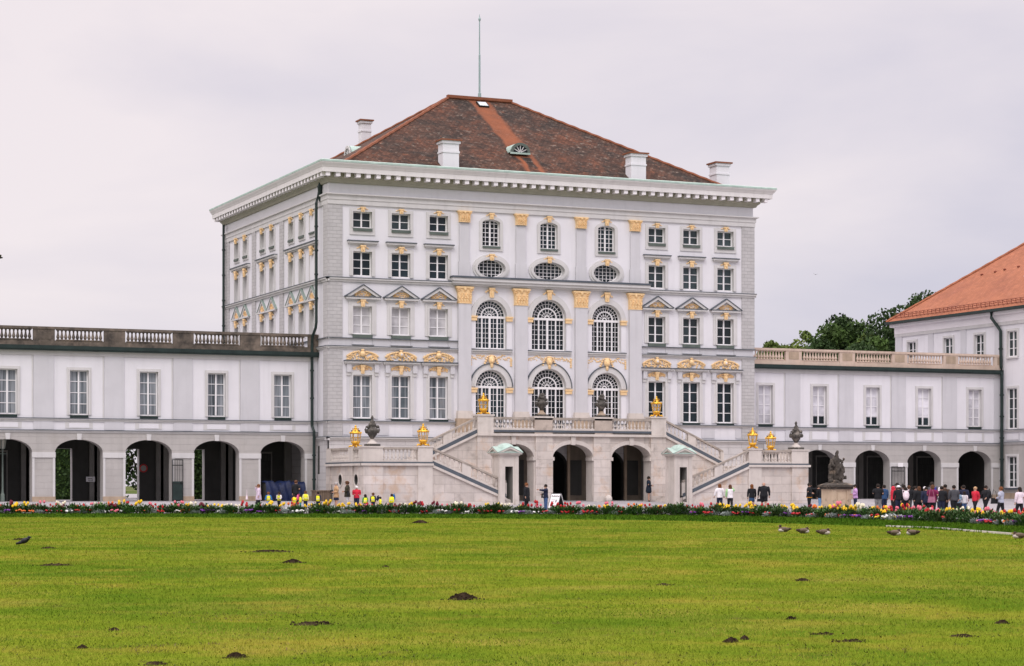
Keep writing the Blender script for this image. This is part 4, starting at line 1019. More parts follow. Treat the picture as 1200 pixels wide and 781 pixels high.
# ================================================================== urns
def lump(o, amt, scale, seed=0):
    me = o.data; co = np.empty(len(me.vertices)*3); me.vertices.foreach_get('co', co); co = co.reshape(-1, 3)
    from mathutils import noise, Vector
    for i, c in enumerate(co):
        d = noise.noise_vector(Vector(c)*scale+Vector((seed, 0, 0))); co[i] += np.array(d)*amt
    me.vertices.foreach_set('co', co.ravel()); me.update()
def urn(p, label, s=1.0, plume=False):
    T = thing('stone_urn', label, 'urn', p, 'dark stone urns on the pedestals')
    x, y, z = p
    mb = MB(); mb.box(x-.45*s, x+.45*s, y-.45*s, y+.45*s, z, z+.16*s, URN); mb.lathe((x, y, z+.16*s), [(.36*s, 0), (.34*s, .08*s), (.20*s, .2*s), (.15*s, .32*s), (.2*s, .36*s)], STONEP if not plume else BRONZE, 12); mb.build('foot', T)
    mb = MB(); n = 16
    prof = [(.10, 0), (.20, .14), (.33, .32), (.43, .52), (.46, .62), (.36, .72), (.24, .80), (.24, .90)]
    mb.lathe((x, y, z+.5*s), [(r*s, h*s) for r, h in prof], URN, n)
    for q in (-1, 1):
        mb.tube([(x+q*.44*s, y, z+.98*s), (x+q*.54*s, y, z+1.15*s), (x+q*.46*s, y, z+1.36*s), (x+q*.3*s, y, z+1.42*s)], .06*s, URN, 6)
        mb.ell((x+q*.36*s, y-.1*s, z+1.36*s), (.13*s, .12*s, .12*s), URN)
    for k in range(8):
        a = 2*pi*k/8; mb.ell((x+.46*s*cos(a), y+.46*s*sin(a), z+1.06*s), (.1*s, .1*s, .16*s), URN)
    o = mb.build('vase', T, smooth=True); lump(o, .035*s, 4)
    mb = MB()
    if plume:
        for k in range(9):
            a = 2.4*k; mb.ell((x+.16*s*cos(a)*(1-k/14), y+.16*s*sin(a)*(1-k/14), z+(1.45+.045*k)*s), (.17*s, .17*s, .15*s), URN)
        o = mb.build('carved_trophy', T, smooth=True); lump(o, .06*s, 5)
    else:
        mb.lathe((x, y, z+1.40*s), [(.25*s, 0), (.26*s, .1*s), (.17*s, .24*s), (.19*s, .32*s), (.11*s, .42*s), (.06*s, .5*s), (.11*s, .58*s), (.09*s, .68*s), (.02*s, .78*s)], URN, 10)
        for k in range(5):
            a = 2*pi*k/5; mb.ell((x+.2*s*cos(a), y+.2*s*sin(a), z+1.5*s), (.1*s, .1*s, .12*s), URN)
        o = mb.build('lid', T, smooth=True); lump(o, .03*s, 5)
urn((.66, -7.75, 3.92), 'dark stone urn with pointed lid between two gilded lanterns')
urn((2*CX0-.66, -7.75, 3.92), 'dark stone urn with pointed lid next to the pair of gilded lanterns')
urn((15.46, -3.95, 6.32), 'dark carved trophy urn in front of the middle arched door', .92, True)
urn((20.44, -3.95, 6.32), 'dark carved trophy urn in front of the arched door nearest the orange roof', .92, True)
# ================================================================== ground, lawn, courtyard, flower bed
def ramp_ground(name, c0, c1, c2, s1, s2, bump=.3, rough=.95, stretch=None, flecks=None):
    m = bpy.data.materials.new(name); m.use_nodes = True; nt = m.node_tree; L = nt.links; b = nt.nodes['Principled BSDF']
    b.inputs['Roughness'].default_value = rough; b.inputs['Specular IOR Level'].default_value = .0
    g = _n(nt, 'ShaderNodeNewGeometry'); vec = g.outputs['Position']
    if stretch:
        mp = _n(nt, 'ShaderNodeMapping'); mp.inputs['Rotation'].default_value = (0, 0, stretch[0]); mp.inputs['Scale'].default_value = (*stretch[1], 1)
        L.new(vec, mp.inputs['Vector']); vec = mp.outputs[0]
    a = _n(nt, 'ShaderNodeTexNoise'); a.inputs['Scale'].default_value = s1; a.inputs['Detail'].default_value = 7; a.inputs['Roughness'].default_value = .62; L.new(vec, a.inputs['Vector'])
    r = _n(nt, 'ShaderNodeValToRGB'); r.color_ramp.elements[0].position = .34; r.color_ramp.elements[1].position = .66
    r.color_ramp.elements[0].color = (*c0, 1); r.color_ramp.elements[1].color = (*c2, 1); e = r.color_ramp.elements.new(.5); e.color = (*c1, 1)
    L.new(a.outputs['Fac'], r.inputs['Fac'])
    f = _n(nt, 'ShaderNodeTexNoise'); f.inputs['Scale'].default_value = s2; f.inputs['Detail'].default_value = 5; L.new(g.outputs['Position'], f.inputs['Vector'])
    mr = _n(nt, 'ShaderNodeMapRange'); mr.inputs[1].default_value = .3; mr.inputs[2].default_value = .7; mr.inputs[3].default_value = .72; mr.inputs[4].default_value = 1.2
    L.new(f.outputs['Fac'], mr.inputs[0])
    x = _n(nt, 'ShaderNodeMix', data_type='RGBA', blend_type='MULTIPLY'); x.inputs[0].default_value = 1; L.new(r.outputs[0], x.inputs[6]); L.new(mr.outputs[0], x.inputs[7])
    out = x.outputs[2]
    for col, sc_, lo, hi, amt in (flecks or ()):
        q = _n(nt, 'ShaderNodeTexNoise'); q.inputs['Scale'].default_value = sc_; q.inputs['Detail'].default_value = 6; q.inputs['Roughness'].default_value = .65; L.new(g.outputs['Position'], q.inputs['Vector'])
        qr = _n(nt, 'ShaderNodeMapRange'); qr.inputs[1].default_value = lo; qr.inputs[2].default_value = hi; qr.inputs[4].default_value = amt; L.new(q.outputs['Fac'], qr.inputs[0])
        y = _n(nt, 'ShaderNodeMix', data_type='RGBA'); L.new(qr.outputs[0], y.inputs[0]); L.new(out, y.inputs[6]); y.inputs[7].default_value = (*col, 1); out = y.outputs[2]
    L.new(out, b.inputs['Base Color'])
    bp = _n(nt, 'ShaderNodeBump'); bp.inputs['Strength'].default_value = bump; bp.inputs['Distance'].default_value = .06; L.new(f.outputs['Fac'], bp.inputs['Height']); L.new(bp.outputs[0], b.inputs['Normal'])
    return m
YAW = atan2(SS, CC)
G0, G1, G2 = (.088, .145, .011), (.148, .19, .016), (.215, .205, .034)
FLK = [((.05, .115, .008), .14, .46, .64, .6), ((.06, .125, .008), .6, .52, .68, .5), ((.235, .20, .032), .5, .52, .68, .7), ((.10, .085, .03), 1.9, .60, .72, .7), ((.035, .075, .008), 3.2, .60, .72, .55)]
LAWNM = ramp_ground('mown_turf', G0, G1, G2, .45, 22, flecks=FLK)
BLADE = ramp_ground('grass_blade', (.132, .205, .018), (.225, .275, .026), (.335, .305, .06), .30, 70, bump=0, flecks=[((c_[0]*1.4, c_[1]*1.4, c_[2]*1.4), *r_) for c_, *r_ in FLK])
DKTURF = ramp_ground('uncut_turf', (.036, .085, .008), (.055, .12, .010), (.08, .14, .014), .8, 9)
GRAVEL = ramp_ground('pale_gravel', (.30, .285, .30), (.345, .33, .345), (.39, .375, .385), .25, 16, bump=.15)
SOIL = ramp_ground('dark_soil', (.018, .013, .009), (.034, .024, .016), (.06, .042, .027), 3, 14, bump=.6)
GARDEN = ramp_ground('garden_ground', (.05, .08, .02), (.08, .11, .03), (.25, .22, .17), .05, 2)

mb = MB(); mb.quad((-3000, -3000, -1.0), (3000, -3000, -1.0), (3000, 3000, -1.0), (-3000, 3000, -1.0), GARDEN); struct(mb.build('ground'))
mb = MB(); mb.quad((-170, -300, -.6), (60, -300, -.6), (60, 3, -.6), (-170, 3, -.6), LAWNM); struct(mb.build('lawn'))
mb = MB(); mb.quad((-160, 9.05, -.03), (160, 9.05, -.03), (160, 300, -.03), (-160, 300, -.03), GARDEN); struct(mb.build('garden'))

BF = [(-75, -5), (-52, -7.5), (-38, -12.0), (-29.66, -15.69), (-26.91, -17.0), (-19.5, -20.1), (-12.59, -23.89), (-5.4, -27.2), (1.3, -31.6), (8.0, -38.2), (10.4, -45.8), (10.5, -54.49), (8.86, -64.45), (5.8, -75.01), (3.39, -81.91), (-2, -94), (-12, -112)]
BS = [(-75, -16), (-54, -18.5), (-40, -24.5), (-31.55, -28.5), (-29.05, -30.0), (-22.8, -33.0), (-16.2, -36.6), (-10.4, -40.4), (-5.2, -45.2), (-.6, -52.5), (.95, -60.5), (1.6, -68.0), (.85, -73.82), (-2.19, -84.82), (-4.04, -91.21), (-8, -101), (-18, -117)]
def dense(P, n=140):
    P = np.array(P, float); d = np.r_[0, np.cumsum(np.hypot(*np.diff(P, axis=0).T))]
    for _ in range(2):                                           # corner cutting keeps the edge a smooth curve
        Q = [P[0]]
        for a, b in zip(P, P[1:]): Q += [a*.75+b*.25, a*.25+b*.75]
        P = np.array(Q+[P[-1]])
    d = np.r_[0, np.cumsum(np.hypot(*np.diff(P, axis=0).T))]; t = np.linspace(0, d[-1], n)
    return np.stack([np.interp(t, d, P[:, 0]), np.interp(t, d, P[:, 1])], 1)
bf, bs = dense(BF), dense(BS)
tang = np.gradient(bf, axis=0); tang /= np.hypot(*tang.T)[:, None]; nrm = np.stack([-tang[:, 1], tang[:, 0]], 1)    # towards the palace
br = bf+nrm*2.3
def ribbon(name, A, B, z0, z1, m, kind='structure'):
    mb = MB(); n = len(A)
    mb.add([(*p, z0) for p in A]+[(*p, z1) for p in B], [(i, i+1, n+i+1, n+i) for i in range(n-1)], m); o = mb.build(name); o['kind'] = kind; return o
ribbon('turf_strip', bs, bf, -.592, -.592, DKTURF)
ribbon('soil_bed', bf, br, -.585, -.56, SOIL)
# courtyard gravel fans out from the rear of the bed to the palace
CT = np.array((-30., -80.)); rows = 26; V = []; n = len(br)
for k in range(rows+1):
    for p in br:
        d = (p-CT)/np.hypot(*(p-CT)); far = 150.0; q = p+d*far*(k/rows)**1.3
        V.append((q[0], q[1], max(zg(0, q[1]), -.575)))
mb = MB(); mb.add(V, [(k*n+i, k*n+i+1, (k+1)*n+i+1, (k+1)*n+i) for k in range(rows) for i in range(n-1)], GRAVEL); struct(mb.build('courtyard'))
mb = MB(); mb.quad((-40, 2.4, -.004), (62, 2.4, -.004), (62, 9.1, -.004), (-40, 9.1, -.004), mat('arcade_paving', (.22, .21, .20), var=.15)); struct(mb.build('arcade_floor'))
kerb = dense([(1.3, -71.5), (1.0, -75.5), (-.25, -78.68), (-2.3, -84.7), (-4.99, -91.97), (-9, -103)], 40)
mb = MB()
for a, b in zip(kerb, kerb[1:]):
    d = (b-a)/np.hypot(*(b-a)); nn = np.array((-d[1], d[0]))*.05
    p = [a+nn, a-nn, b-nn-d*.02, b+nn-d*.02]; mb.hexa([(*q, -.62) for q in p]+[(*q, -.53) for q in p], STONEP)
tag(mb.build('lawn_edging'), 'thin pale stone edging along the lawn in front of the dark green turf strip', 'edging')

# grass blades as one mass: density falls and blade size grows with distance, inside the area the lawn shows
def blades(name, N, d0, d1, h, w, material, strip=False):
    q = rng.random(N); d = d0*(d1/d0)**q; u = (rng.random(N)*1200-600)/FPX*1.55
    a = u*d-XO; b = d-CAMD; X = CC*a+SS*b; Y = -SS*a+CC*b
    if strip:
        i = rng.integers(0, n-1, N); t = rng.random(N)[:, None]; P = bs[i]*(1-t)+bf[i]*t+rng.normal(0, .15, (N, 2)); X, Y = P.T
    else:
        ang = np.arctan2(Y-CT[1], X-CT[0]); ra_ = np.hypot(X-CT[0], Y-CT[1]); an = np.arctan2(bs[:, 1]-CT[1], bs[:, 0]-CT[0]); rr = np.hypot(*(bs-CT).T)
        o = np.argsort(an); ok = (ra_ < np.interp(ang, an[o], rr[o])-.1) | (ang < an.min()); X, Y, d = X[ok], Y[ok], d[ok]
    k = len(X); hh = h*(.6+.8*rng.random(k))*(np.ones(k) if strip else (d/30)**.35); ww = w*(.7+.6*rng.random(k))*(np.ones(k) if strip else (d/30)**.9)
    th = rng.random(k)*pi; le = hh*rng.normal(0, .55, (2, k)); V = np.empty((k, 3, 3))
    V[:, 0] = np.stack([X-ww*np.cos(th), Y-ww*np.sin(th), np.full(k, -.605)], 1); V[:, 1] = np.stack([X+ww*np.cos(th), Y+ww*np.sin(th), np.full(k, -.605)], 1)
    V[:, 2] = np.stack([X+le[0], Y+le[1], -.6+hh], 1)
    me = bpy.data.meshes.new(name); me.vertices.add(3*k); me.loops.add(3*k); me.polygons.add(k)
    me.vertices.foreach_set('co', V.ravel()); me.loops.foreach_set('vertex_index', np.arange(3*k)); me.polygons.foreach_set('loop_start', np.arange(0, 3*k, 3))
    me.update(calc_edges=True); me.materials.append(material); o = bpy.data.objects.new(name, me); COL.objects.link(o); o['kind'] = 'stuff'; return o
blades('grass', 600000, 16, 118, .030, .0055, BLADE)
def weeds():
    """dark flat weeds and worn tufts gathered in loose drifts over the mown turf"""
    g = np.random.default_rng(21); X, Y = [], []
    for _ in range(230):
        d = 19*(85/19)**g.random(); u = (g.random()*1200-600)/FPX*1.1; x, y = spot(u, d); s = g.uniform(.2, 1.3)*(d/40)**.4; m = int(g.uniform(12, 60)); X.append(x+g.normal(0, s*1.6, m)); Y.append(y+g.normal(0, s*.8, m))
    X = np.concatenate(X); Y = np.concatenate(Y); k = len(X); th = g.random(k)*pi; w = .010*(.5+g.random(k)); h = .020*(.5+g.random(k)); V = np.empty((k, 3, 3))
    V[:, 0] = np.stack([X-w*np.cos(th), Y-w*np.sin(th), np.full(k, -.6)], 1); V[:, 1] = np.stack([X+w*np.cos(th), Y+w*np.sin(th), np.full(k, -.6)], 1); V[:, 2] = np.stack([X+g.normal(0, .02, k), Y+g.normal(0, .02, k), -.598+h], 1)
    me = bpy.data.meshes.new('weeds'); me.from_pydata(V.reshape(-1, 3).tolist(), [], np.arange(3*k).reshape(k, 3).tolist()); me.materials.append(ramp_ground('weed_leaf', (.05, .085, .014), (.085, .10, .025), (.16, .12, .05), .5, 9, bump=0)); o = bpy.data.objects.new('weeds', me); COL.objects.link(o); o['kind'] = 'stuff'
weeds()
blades('grass', 60000, 90, 125, .10, .03, DKTURF, strip=True)

# ------------------------------------------------------------------ flowers
LEAFG = [mat('leaf_green_%s' % k, c, rough=.7, var=.35, scale=3) for k, c in (('deep', (.032, .085, .020)), ('fresh', (.065, .15, .028)), ('olive', (.075, .12, .04)))]
SILV = mat('silver_leaf', (.34, .38, .37), var=.25, scale=5)
def petal(nm, c): return mat(nm, c, rough=.55, var=.15, scale=6)
PET = dict(red=petal('red_petal', (.42, .012, .018)), yellow=petal('yellow_petal', (.80, .52, .015)), pink=petal('pink_petal', (.70, .16, .22)), cream=petal('cream_petal', (.78, .72, .55)),
           maroon=petal('maroon_petal', (.14, .008, .022)), orange=petal('orange_petal', (.70, .16, .03)), purple=petal('purple_petal', (.16, .03, .26)), white=petal('white_petal', (.76, .75, .74)))
def leafy(mb, r, n, R, H, lw, m, ll=.22):
    for _ in range(n):
        a = r.random()*2*pi; q = r.random()**.5; x, y = R*q*cos(a), R*q*sin(a); z = H*r.random()*(1-.45*q); t = a+r.uniform(-.8, .8); up = r.uniform(.2, 1.0)
        d = np.array((cos(t)*(1-up*.6), sin(t)*(1-up*.6), up)); d = d/np.linalg.norm(d)*ll*r.uniform(.6, 1.2); s = np.array((-sin(t), cos(t), 0))*lw
        p = np.array((x, y, z)); mb.add([p-s*.5, p+d*.5-s, p+d, p+d*.5+s], [(0, 1, 2, 3)], m[r.randrange(len(m))])
def tulip_variant(seed, col):
    r = random.Random(seed); mb = MB(); leafy(mb, r, 26, .22, .22, .03, LEAFG, .3); fl = MB(); n = r.randint(3, 6)
    for k in range(n):
        x, y, h = r.uniform(-.24, .24), r.uniform(-.2, .2), r.uniform(.36, .58)
        mb.tube([(x*.6, y*.6, 0), (x, y, h)], .012, LEAFG[1], 4)
        fl.lathe((x, y, h-.02), [(.022, 0), (.064, .035), (.072, .08), (.054, .13), (.03, .165)], PET[col], 6)
    return mb, fl
def pansy_variant(seed, col):
    r = random.Random(seed); mb = MB(); leafy(mb, r, 30, .22, .12, .03, LEAFG, .14); fl = MB()
    for k in range(r.randint(5, 9)):
        x, y = r.uniform(-.22, .22), r.uniform(-.2, .2); fl.ell((x, y, r.uniform(.13, .22)), (.066, .066, .045), PET[col], 6, 4)
    return mb, fl
def proto(fn, name, seeds, *a):
    P = []
    for s in seeds:
        mb, fl = fn(s, *a); o = mb.build(name); f = fl.build('blossom', o); P.append(o)
    return P
TUL = {c: proto(tulip_variant, 'tulip_clump', (k*7+1, k*7+2), c) for k, c in enumerate(('red', 'yellow', 'pink', 'cream', 'maroon', 'orange'))}
PAN = {c: proto(pansy_variant, 'bedding_flower', (k*5+60, k*5+61), c) for k, c in enumerate(('red', 'white', 'purple', 'orange', 'yellow', 'pink'))}
BUSH, SIL = [], []
for s in range(4):
    r = random.Random(100+s); mb = MB(); leafy(mb, r, 420, .42, .46, .035, LEAFG[:2] if s % 2 else [LEAFG[0], LEAFG[2]], .16); BUSH.append(mb.build('leafy_plant'))
for s in range(3):
    r = random.Random(140+s); mb = MB(); leafy(mb, r, 260, .36, .25, .03, [SILV], .13); SIL.append(mb.build('silver_leaf_plant'))
segl = np.r_[0, np.cumsum(np.hypot(*np.diff(bf, axis=0).T))]
def onbed(s, w):
    i = min(len(segl)-2, int(np.searchsorted(segl, s)-1)); t = (s-segl[i])/(segl[i+1]-segl[i]); p = bf[i]*(1-t)+bf[i+1]*t+nrm[i]*w; return p
# visible stretch of the bed
S0 = segl[np.argmin(np.hypot(bf[:, 0]+31.5, bf[:, 1]+15))]; S1 = segl[np.argmin(np.hypot(bf[:, 0]-2.0, bf[:, 1]+85))]
used = set()
def plant(src, s, w, label, cat, group, sc=1.0):
    o = src if src.name not in used else copytree(src); used.add(src.name)
    p = onbed(s, w); o.location = (p[0], p[1], -.58+.025*w/2.3); o.rotation_euler = (0, 0, random.uniform(0, 6.28)); k = sc*random.uniform(.85, 1.2); o.scale = (k, k, k*random.uniform(.9, 1.1))
    tag(o, label, cat, group)
Lb = S1-S0
def spots(nn, w0, w1, jit=.9):
    return [(S0+Lb*(k+random.uniform(-jit, jit)*.5+.5)/nn, random.uniform(w0, w1)) for k in range(nn)]
cw = ['red']*7+['yellow']*6+['pink']*3+['cream']*2+['maroon']*3+['orange']*1
for s, w in spots(190, .7, 2.1):
    c = random.choice(cw); plant(random.choice(TUL[c]), s, w, 'clump of %s tulips standing above green leaves in the flower border' % c, 'tulips', '%s tulips in the flower border' % c)
cw = ['red']*6+['white']*4+['purple']*3+['orange']*2+['yellow']+['pink']
for s, w in spots(130, .12, .8):
    c = random.choice(cw); plant(random.choice(PAN[c]), s, w, 'low %s bedding flowers at the front edge of the flower border' % c, 'bedding flower', 'low %s flowers in the flower border' % c)
for s, w in spots(135, .35, 1.6): plant(random.choice(BUSH), s, w, 'rounded leafy green plant without blooms in the flower border', 'plant', 'green plants in the flower border', 1.22)
for s, w in spots(62, .2, .9): plant(random.choice(SIL), s, w, 'low silvery grey leaved plant in the flower border', 'silver plant', 'silver plants in the flower border')
for L_ in list(TUL.values())+list(PAN.values())+[BUSH, SIL]:
    for o in L_:
        if o.name not in used:
            for c in list(o.children): bpy.data.objects.remove(c)
            bpy.data.objects.remove(o)

# molehills and bare soil
MOLES = [(-14.02, -55.75, .42, .16), (-36.74, -117.11, .25, .115), (-34.53, -101.23, .24, .10), (-39.85, -100.6, .5, .04), (-32.71, -93.3, .75, .05), (-43.3, -121.85, .10, .035), (-44.26, -124.53, .09, .04),
         (-43.06, -126.42, .15, .055), (-44.03, -126.91, .16, .03), (-40.72, -121.75, .36, .03), (-28.49, -113.67, .18, .05), (-35.93, -127.0, .26, .015), (-35.61, -125.9, .22, .015), (-34.31, -126.9, .20, .03), (-37.28, -126.6, .12, .06),
         (-36.93, -126.3, .08, .05), (-34.51, -123.31, .11, .04), (-33.42, -104.44, .12, .04), (-32.44, -125.15, .14, .05), (-31.64, -114.13, .2, .03), (-36.58, -78.31, .42, .05), (-37.55, -87.91, .3, .05)]
mlab = ['domed dark molehill on the far lawn just in front of the dark turf strip', 'largest rounded black molehill in the middle of the lawn', 'small black molehill above a low brown smear of soil', 'flat brown patch of scattered soil near the black bird',
        'broad shallow soil patch behind the small black molehill']
for k, (x, y, R, h) in enumerate(MOLES):
    R *= 1.0 if k in (0, 1, 2) else .78
    mb = MB(); nr, na = 6, 20; vs = [(0, 0, h)]; fs = []
    for i in range(1, nr+1):
        q = i/nr; prof = h*.85*(1-q**1.7)*(1-.15*q)
        for j in range(na):
            a = 2*pi*j/na; rr_ = R*q*(1+.16*sin(3*a+k)+random.uniform(-.1, .1)); vs.append((rr_*cos(a), rr_*sin(a)*.8, max(-.01, prof+(random.uniform(-.5, .5)*min(h, .06)*.7 if i < nr else -.01))))
    for j in range(na):
        fs.append((0, 1+j, 1+(j+1) % na))
        for i in range(nr-1): fs.append((1+i*na+j, 1+(i+1)*na+j, 1+(i+1)*na+(j+1) % na, 1+i*na+(j+1) % na))
    mb.add(vs, fs, SOIL)
    for q in range(46 if h > .05 else 24):
        a = random.random()*6.28; d = R*random.uniform(.2, 1.45)**1.0; s = min(.028, R*random.uniform(.03, .10)); mb.ell((d*cos(a), d*sin(a)*.8, max(0, h*.85*(1-(d/R)**1.7))+s*.3), (s, s*.8, s*.7), SOIL, 5, 4)
    o = mb.build('molehill'); o.location = (x, y, -.598)
    tag(o, mlab[k] if k < len(mlab) else 'low heap of dark crumbly soil lying in the mown lawn', 'molehill', None if k < len(mlab) else 'small soil heaps in the lawn')
# ================================================================== people
SKIN = mat('skin', (.48, .28, .20), rough=.6, var=.06); EYE = mat('dark_eye', (.02, .015, .012), rough=.3)
_cl = {}
def cloth(c):
    k = tuple(round(x, 3) for x in c)
    if k not in _cl: _cl[k] = mat('cloth_%d' % len(_cl), k, rough=.9, var=.22, scale=7, bump=.2)
    return _cl[k]
COLS = dict(black=(.012, .013, .016), navy=(.015, .02, .045), jeans=(.045, .09, .20), darkjeans=(.016, .022, .05), ltjeans=(.16, .30, .50), white=(.74, .71, .74), lav=(.55, .46, .56), grey=(.20, .20, .21), dgrey=(.06, .062, .07),
            tan=(.46, .29, .16), red=(.55, .025, .05), yellow=(.80, .78, .03), olive=(.045, .042, .028), lilac=(.50, .30, .55), maroon=(.16, .015, .06), blue=(.03, .16, .42), denim=(.20, .30, .40), greyblue=(.36, .38, .46), pinkwhite=(.70, .60, .65),
            brown=(.10, .045, .022), auburn=(.16, .06, .02), dark=(.018, .013, .01), greyhair=(.35, .33, .32), whitehair=(.7, .69, .68), teal=(.05, .30, .30), pink=(.7, .12, .28), green=(.05, .28, .08), skirtblue=(.03, .07, .15), skin=(.48, .28, .20), orange=(.6, .25, .02), palegrey=(.55, .55, .57), bluewhite=(.35, .42, .6))
_skins = []
def skin_obj(name, pts, edges, radii, material, parent, extra=None, sub=1):
    me = bpy.data.meshes.new(name); me.from_pydata([tuple(p) for p in pts], edges, []); o = bpy.data.objects.new(name, me); COL.objects.link(o)
    me.materials.append(material)
    o.modifiers.new('Skin', 'SKIN').use_smooth_shade = True
    if not me.skin_vertices: me.skin_vertices.new()
    for i, r in enumerate(radii):
        sv = me.skin_vertices[0].data[i]; sv.radius = r if isinstance(r, tuple) else (r, r); sv.use_root = (i == 0)
    m = o.modifiers.new('Sub', 'SUBSURF'); m.levels = sub; m.render_levels = sub
    if parent is not None: o.parent = parent
    _skins.append((o, extra)); return o
def V(*a): return np.array(a, float)
def person(x, y, rz, Hh, label, top='black', leg='black', hair='dark', legs='trousers', hairlen=0, pose='stand', arms='down', sleeve=None, vest=None, hat=None, hood=None, coat=0, bare=False, hem=None, z=None, group=None, wide=1.0):
    """facing local -Y; pose and arms give the joint positions, every length is a share of the standing height"""
    zz = zg(x, y) if z is None else z
    k = Hh; child = Hh < 1.35
    hd = .062 if not child else .078; sw = (.115 if not child else .105)*wide
    st = {'stand': 0, 'walk': .11, 'step': .07}[pose]
    J = dict(pel=V(0, 0, .53), spine=V(0, .005, .63), chest=V(0, 0, .745), neck=V(0, 0, .835), head=V(0, -.012, .905), crown=V(0, -.004, .955))
    A = {'down': ((.145, -.01, .64), (.15, -.035, .50)), 'bent': ((.15, .02, .64), (.09, -.11, .62)), 'face': ((.17, -.06, .74), (.07, -.085, .88)), 'out': ((.21, -.04, .76), (.33, -.07, .775)), 'point': ((.13, -.13, .765), (.09, -.29, .785)), 'swing': ((.15, .05, .64), (.15, .02, .52)), 'swingf': ((.15, -.05, .65), (.14, -.12, .57)), 'hold': ((.16, -.02, .65), (.19, -.05, .53)), 'low': ((.15, .0, .65), (.17, -.02, .53))}
    al, ar = (arms if isinstance(arms, tuple) else (arms, arms))
    for s, nm, a in ((-1, 'l', al), (1, 'r', ar)):
        J['sh'+nm] = V(s*sw, 0, .785); e, h = A[a]; J['el'+nm] = V(s*e[0]*wide, e[1], e[2]); J['wr'+nm] = V(s*h[0]*wide, h[1], h[2])
        f = s*st; J['hip'+nm] = V(s*.05, 0, .50); J['kn'+nm] = V(s*.055, -f*.55-abs(f)*.25, .28); J['an'+nm] = V(s*.055, -f, .045+(.03 if f < 0 else 0)); J['to'+nm] = V(s*.065, -f-.075, .018)
    P = lambda *ns: [J[q]*k for q in ns]
    names = ['pel', 'spine', 'chest', 'neck', 'head', 'crown', 'shl', 'ell', 'wrl', 'shr', 'elr', 'wrr', 'hipl', 'knl', 'anl', 'tol', 'hipr', 'knr', 'anr', 'tor']
    E = [(0, 1), (1, 2), (2, 3), (3, 4), (4, 5), (2, 6), (6, 7), (7, 8), (2, 9), (9, 10), (10, 11), (0, 12), (12, 13), (13, 14), (14, 15), (0, 16), (16, 17), (17, 18), (18, 19)]
    R = [.07, .065, .068, .034, hd, hd*.72, .026, .030, .021, .026, .030, .021, .06, .042, .027, .022, .06, .042, .027, .022]
    R = [r*k*(wide if i < 3 else 1) for i, r in enumerate(R)]
    def extra(bm_mb):
        for nm, s in (('l', -1), ('r', 1)):
            w = J['wr'+nm]*k; d = J['wr'+nm]-J['el'+nm]; d = d/np.linalg.norm(d); side = np.cross(d, V(0, 1, 0)); side = side/(np.linalg.norm(side)+1e-6); c = w+d*.03*k
            bm_mb.tube([w, c, c+d*.012*k], [.017*k, .021*k, .018*k], SKIN, 6)
            curl = V(0, -1, 0)*.012*k
            for q, (off, ln) in enumerate(((-.015, .036), (-.005, .042), (.005, .040), (.015, .032))):
                b = c+d*.008*k+side*off*k; bm_mb.tube([b, b+d*ln*.5*k, b+d*ln*k+curl], [.006*k, .0055*k, .004*k], SKIN, 4)
            bm_mb.tube([w+d*.015*k, w+d*.022*k-s*side*.02*k, w+d*.045*k-s*side*.026*k+curl], [.007*k, .006*k, .005*k], SKIN, 4)
        h = J['head']*k
        for s in (-1, 1):
            bm_mb.ell(h+V(s*.022*k, -hd*.92*k, .008*k), (.008*k, .006*k, .006*k), EYE, 6, 4); bm_mb.ell(h+V(s*hd*.97*k, .005*k, 0), (.007*k, .012*k, .017*k), SKIN, 6, 4)
        bm_mb.tube([h+V(0, -hd*.95*k, .006*k), h+V(0, -hd*1.17*k, -.014*k), h+V(0, -hd*.95*k, -.018*k)], [.006*k, .010*k, .007*k], SKIN, 5)
        bm_mb.ell(h+V(0, -hd*.93*k, -.032*k), (.016*k, .006*k, .005*k), cloth((.30, .08, .07)), 6, 4)
    body = skin_obj('person', P(*names), E, R, SKIN, None, extra)
    body.location = (x, y, zz); body.rotation_euler = (0, 0, rz); tag(body, label, 'person', group)
    c = lambda nm: cloth(COLS[nm] if isinstance(nm, str) else nm)
    def loft(mb, rings, m, n=14):
        """an oval tube through (centre, half width, half depth) rings, open at both ends"""
        vs = []; fs = []
        for p, rx, ry in rings:
            for q in range(n): vs.append((p[0]*k+rx*k*cos(2*pi*q/n), p[1]*k+ry*k*sin(2*pi*q/n), p[2]*k))
        for i in range(len(rings)-1):
            for q in range(n): fs.append((i*n+q, i*n+(q+1) % n, (i+1)*n+(q+1) % n, (i+1)*n+q))
        fs.append(tuple(range(n))[::-1]); fs.append(tuple(range((len(rings)-1)*n, len(rings)*n))); mb.add(vs, fs, m)
    def curve(a, b, c_, n=7):
        a, b, c_ = a*k, b*k, c_*k; out = []
        for t in np.linspace(0, 1, n):                          # the limb bends softly at its joint
            l = (a*(1-2*t)+b*2*t) if t < .5 else (b*(2-2*t)+c_*(2*t-1)); bz = a*(1-t)**2+b*2*t*(1-t)+c_*t*t; out.append(l*.7+bz*.3)
        return out
    w_ = wide; hemz = .475-coat*.16
    mb = MB(); fl_ = .012+coat*.035
    loft(mb, [(V(0, .002, hemz), .100*w_+fl_, .084*w_+fl_), (V(0, .002, hemz+.006), .104*w_+fl_, .088*w_+fl_), (V(0, 0, .54), .104*w_+fl_*.6, .086*w_+fl_*.5), (V(0, .0, .62), .097*w_, .080*w_), (V(0, -.002, .70), .112*w_, .086*w_),
              (V(0, .0, .76), .124*w_, .084*w_), (V(0, .004, .795), .122*w_, .072), (V(0, .006, .818), .098*w_, .060), (V(0, .006, .836), .060*w_, .050), (V(0, .004, .850), .043, .042)], c(top))
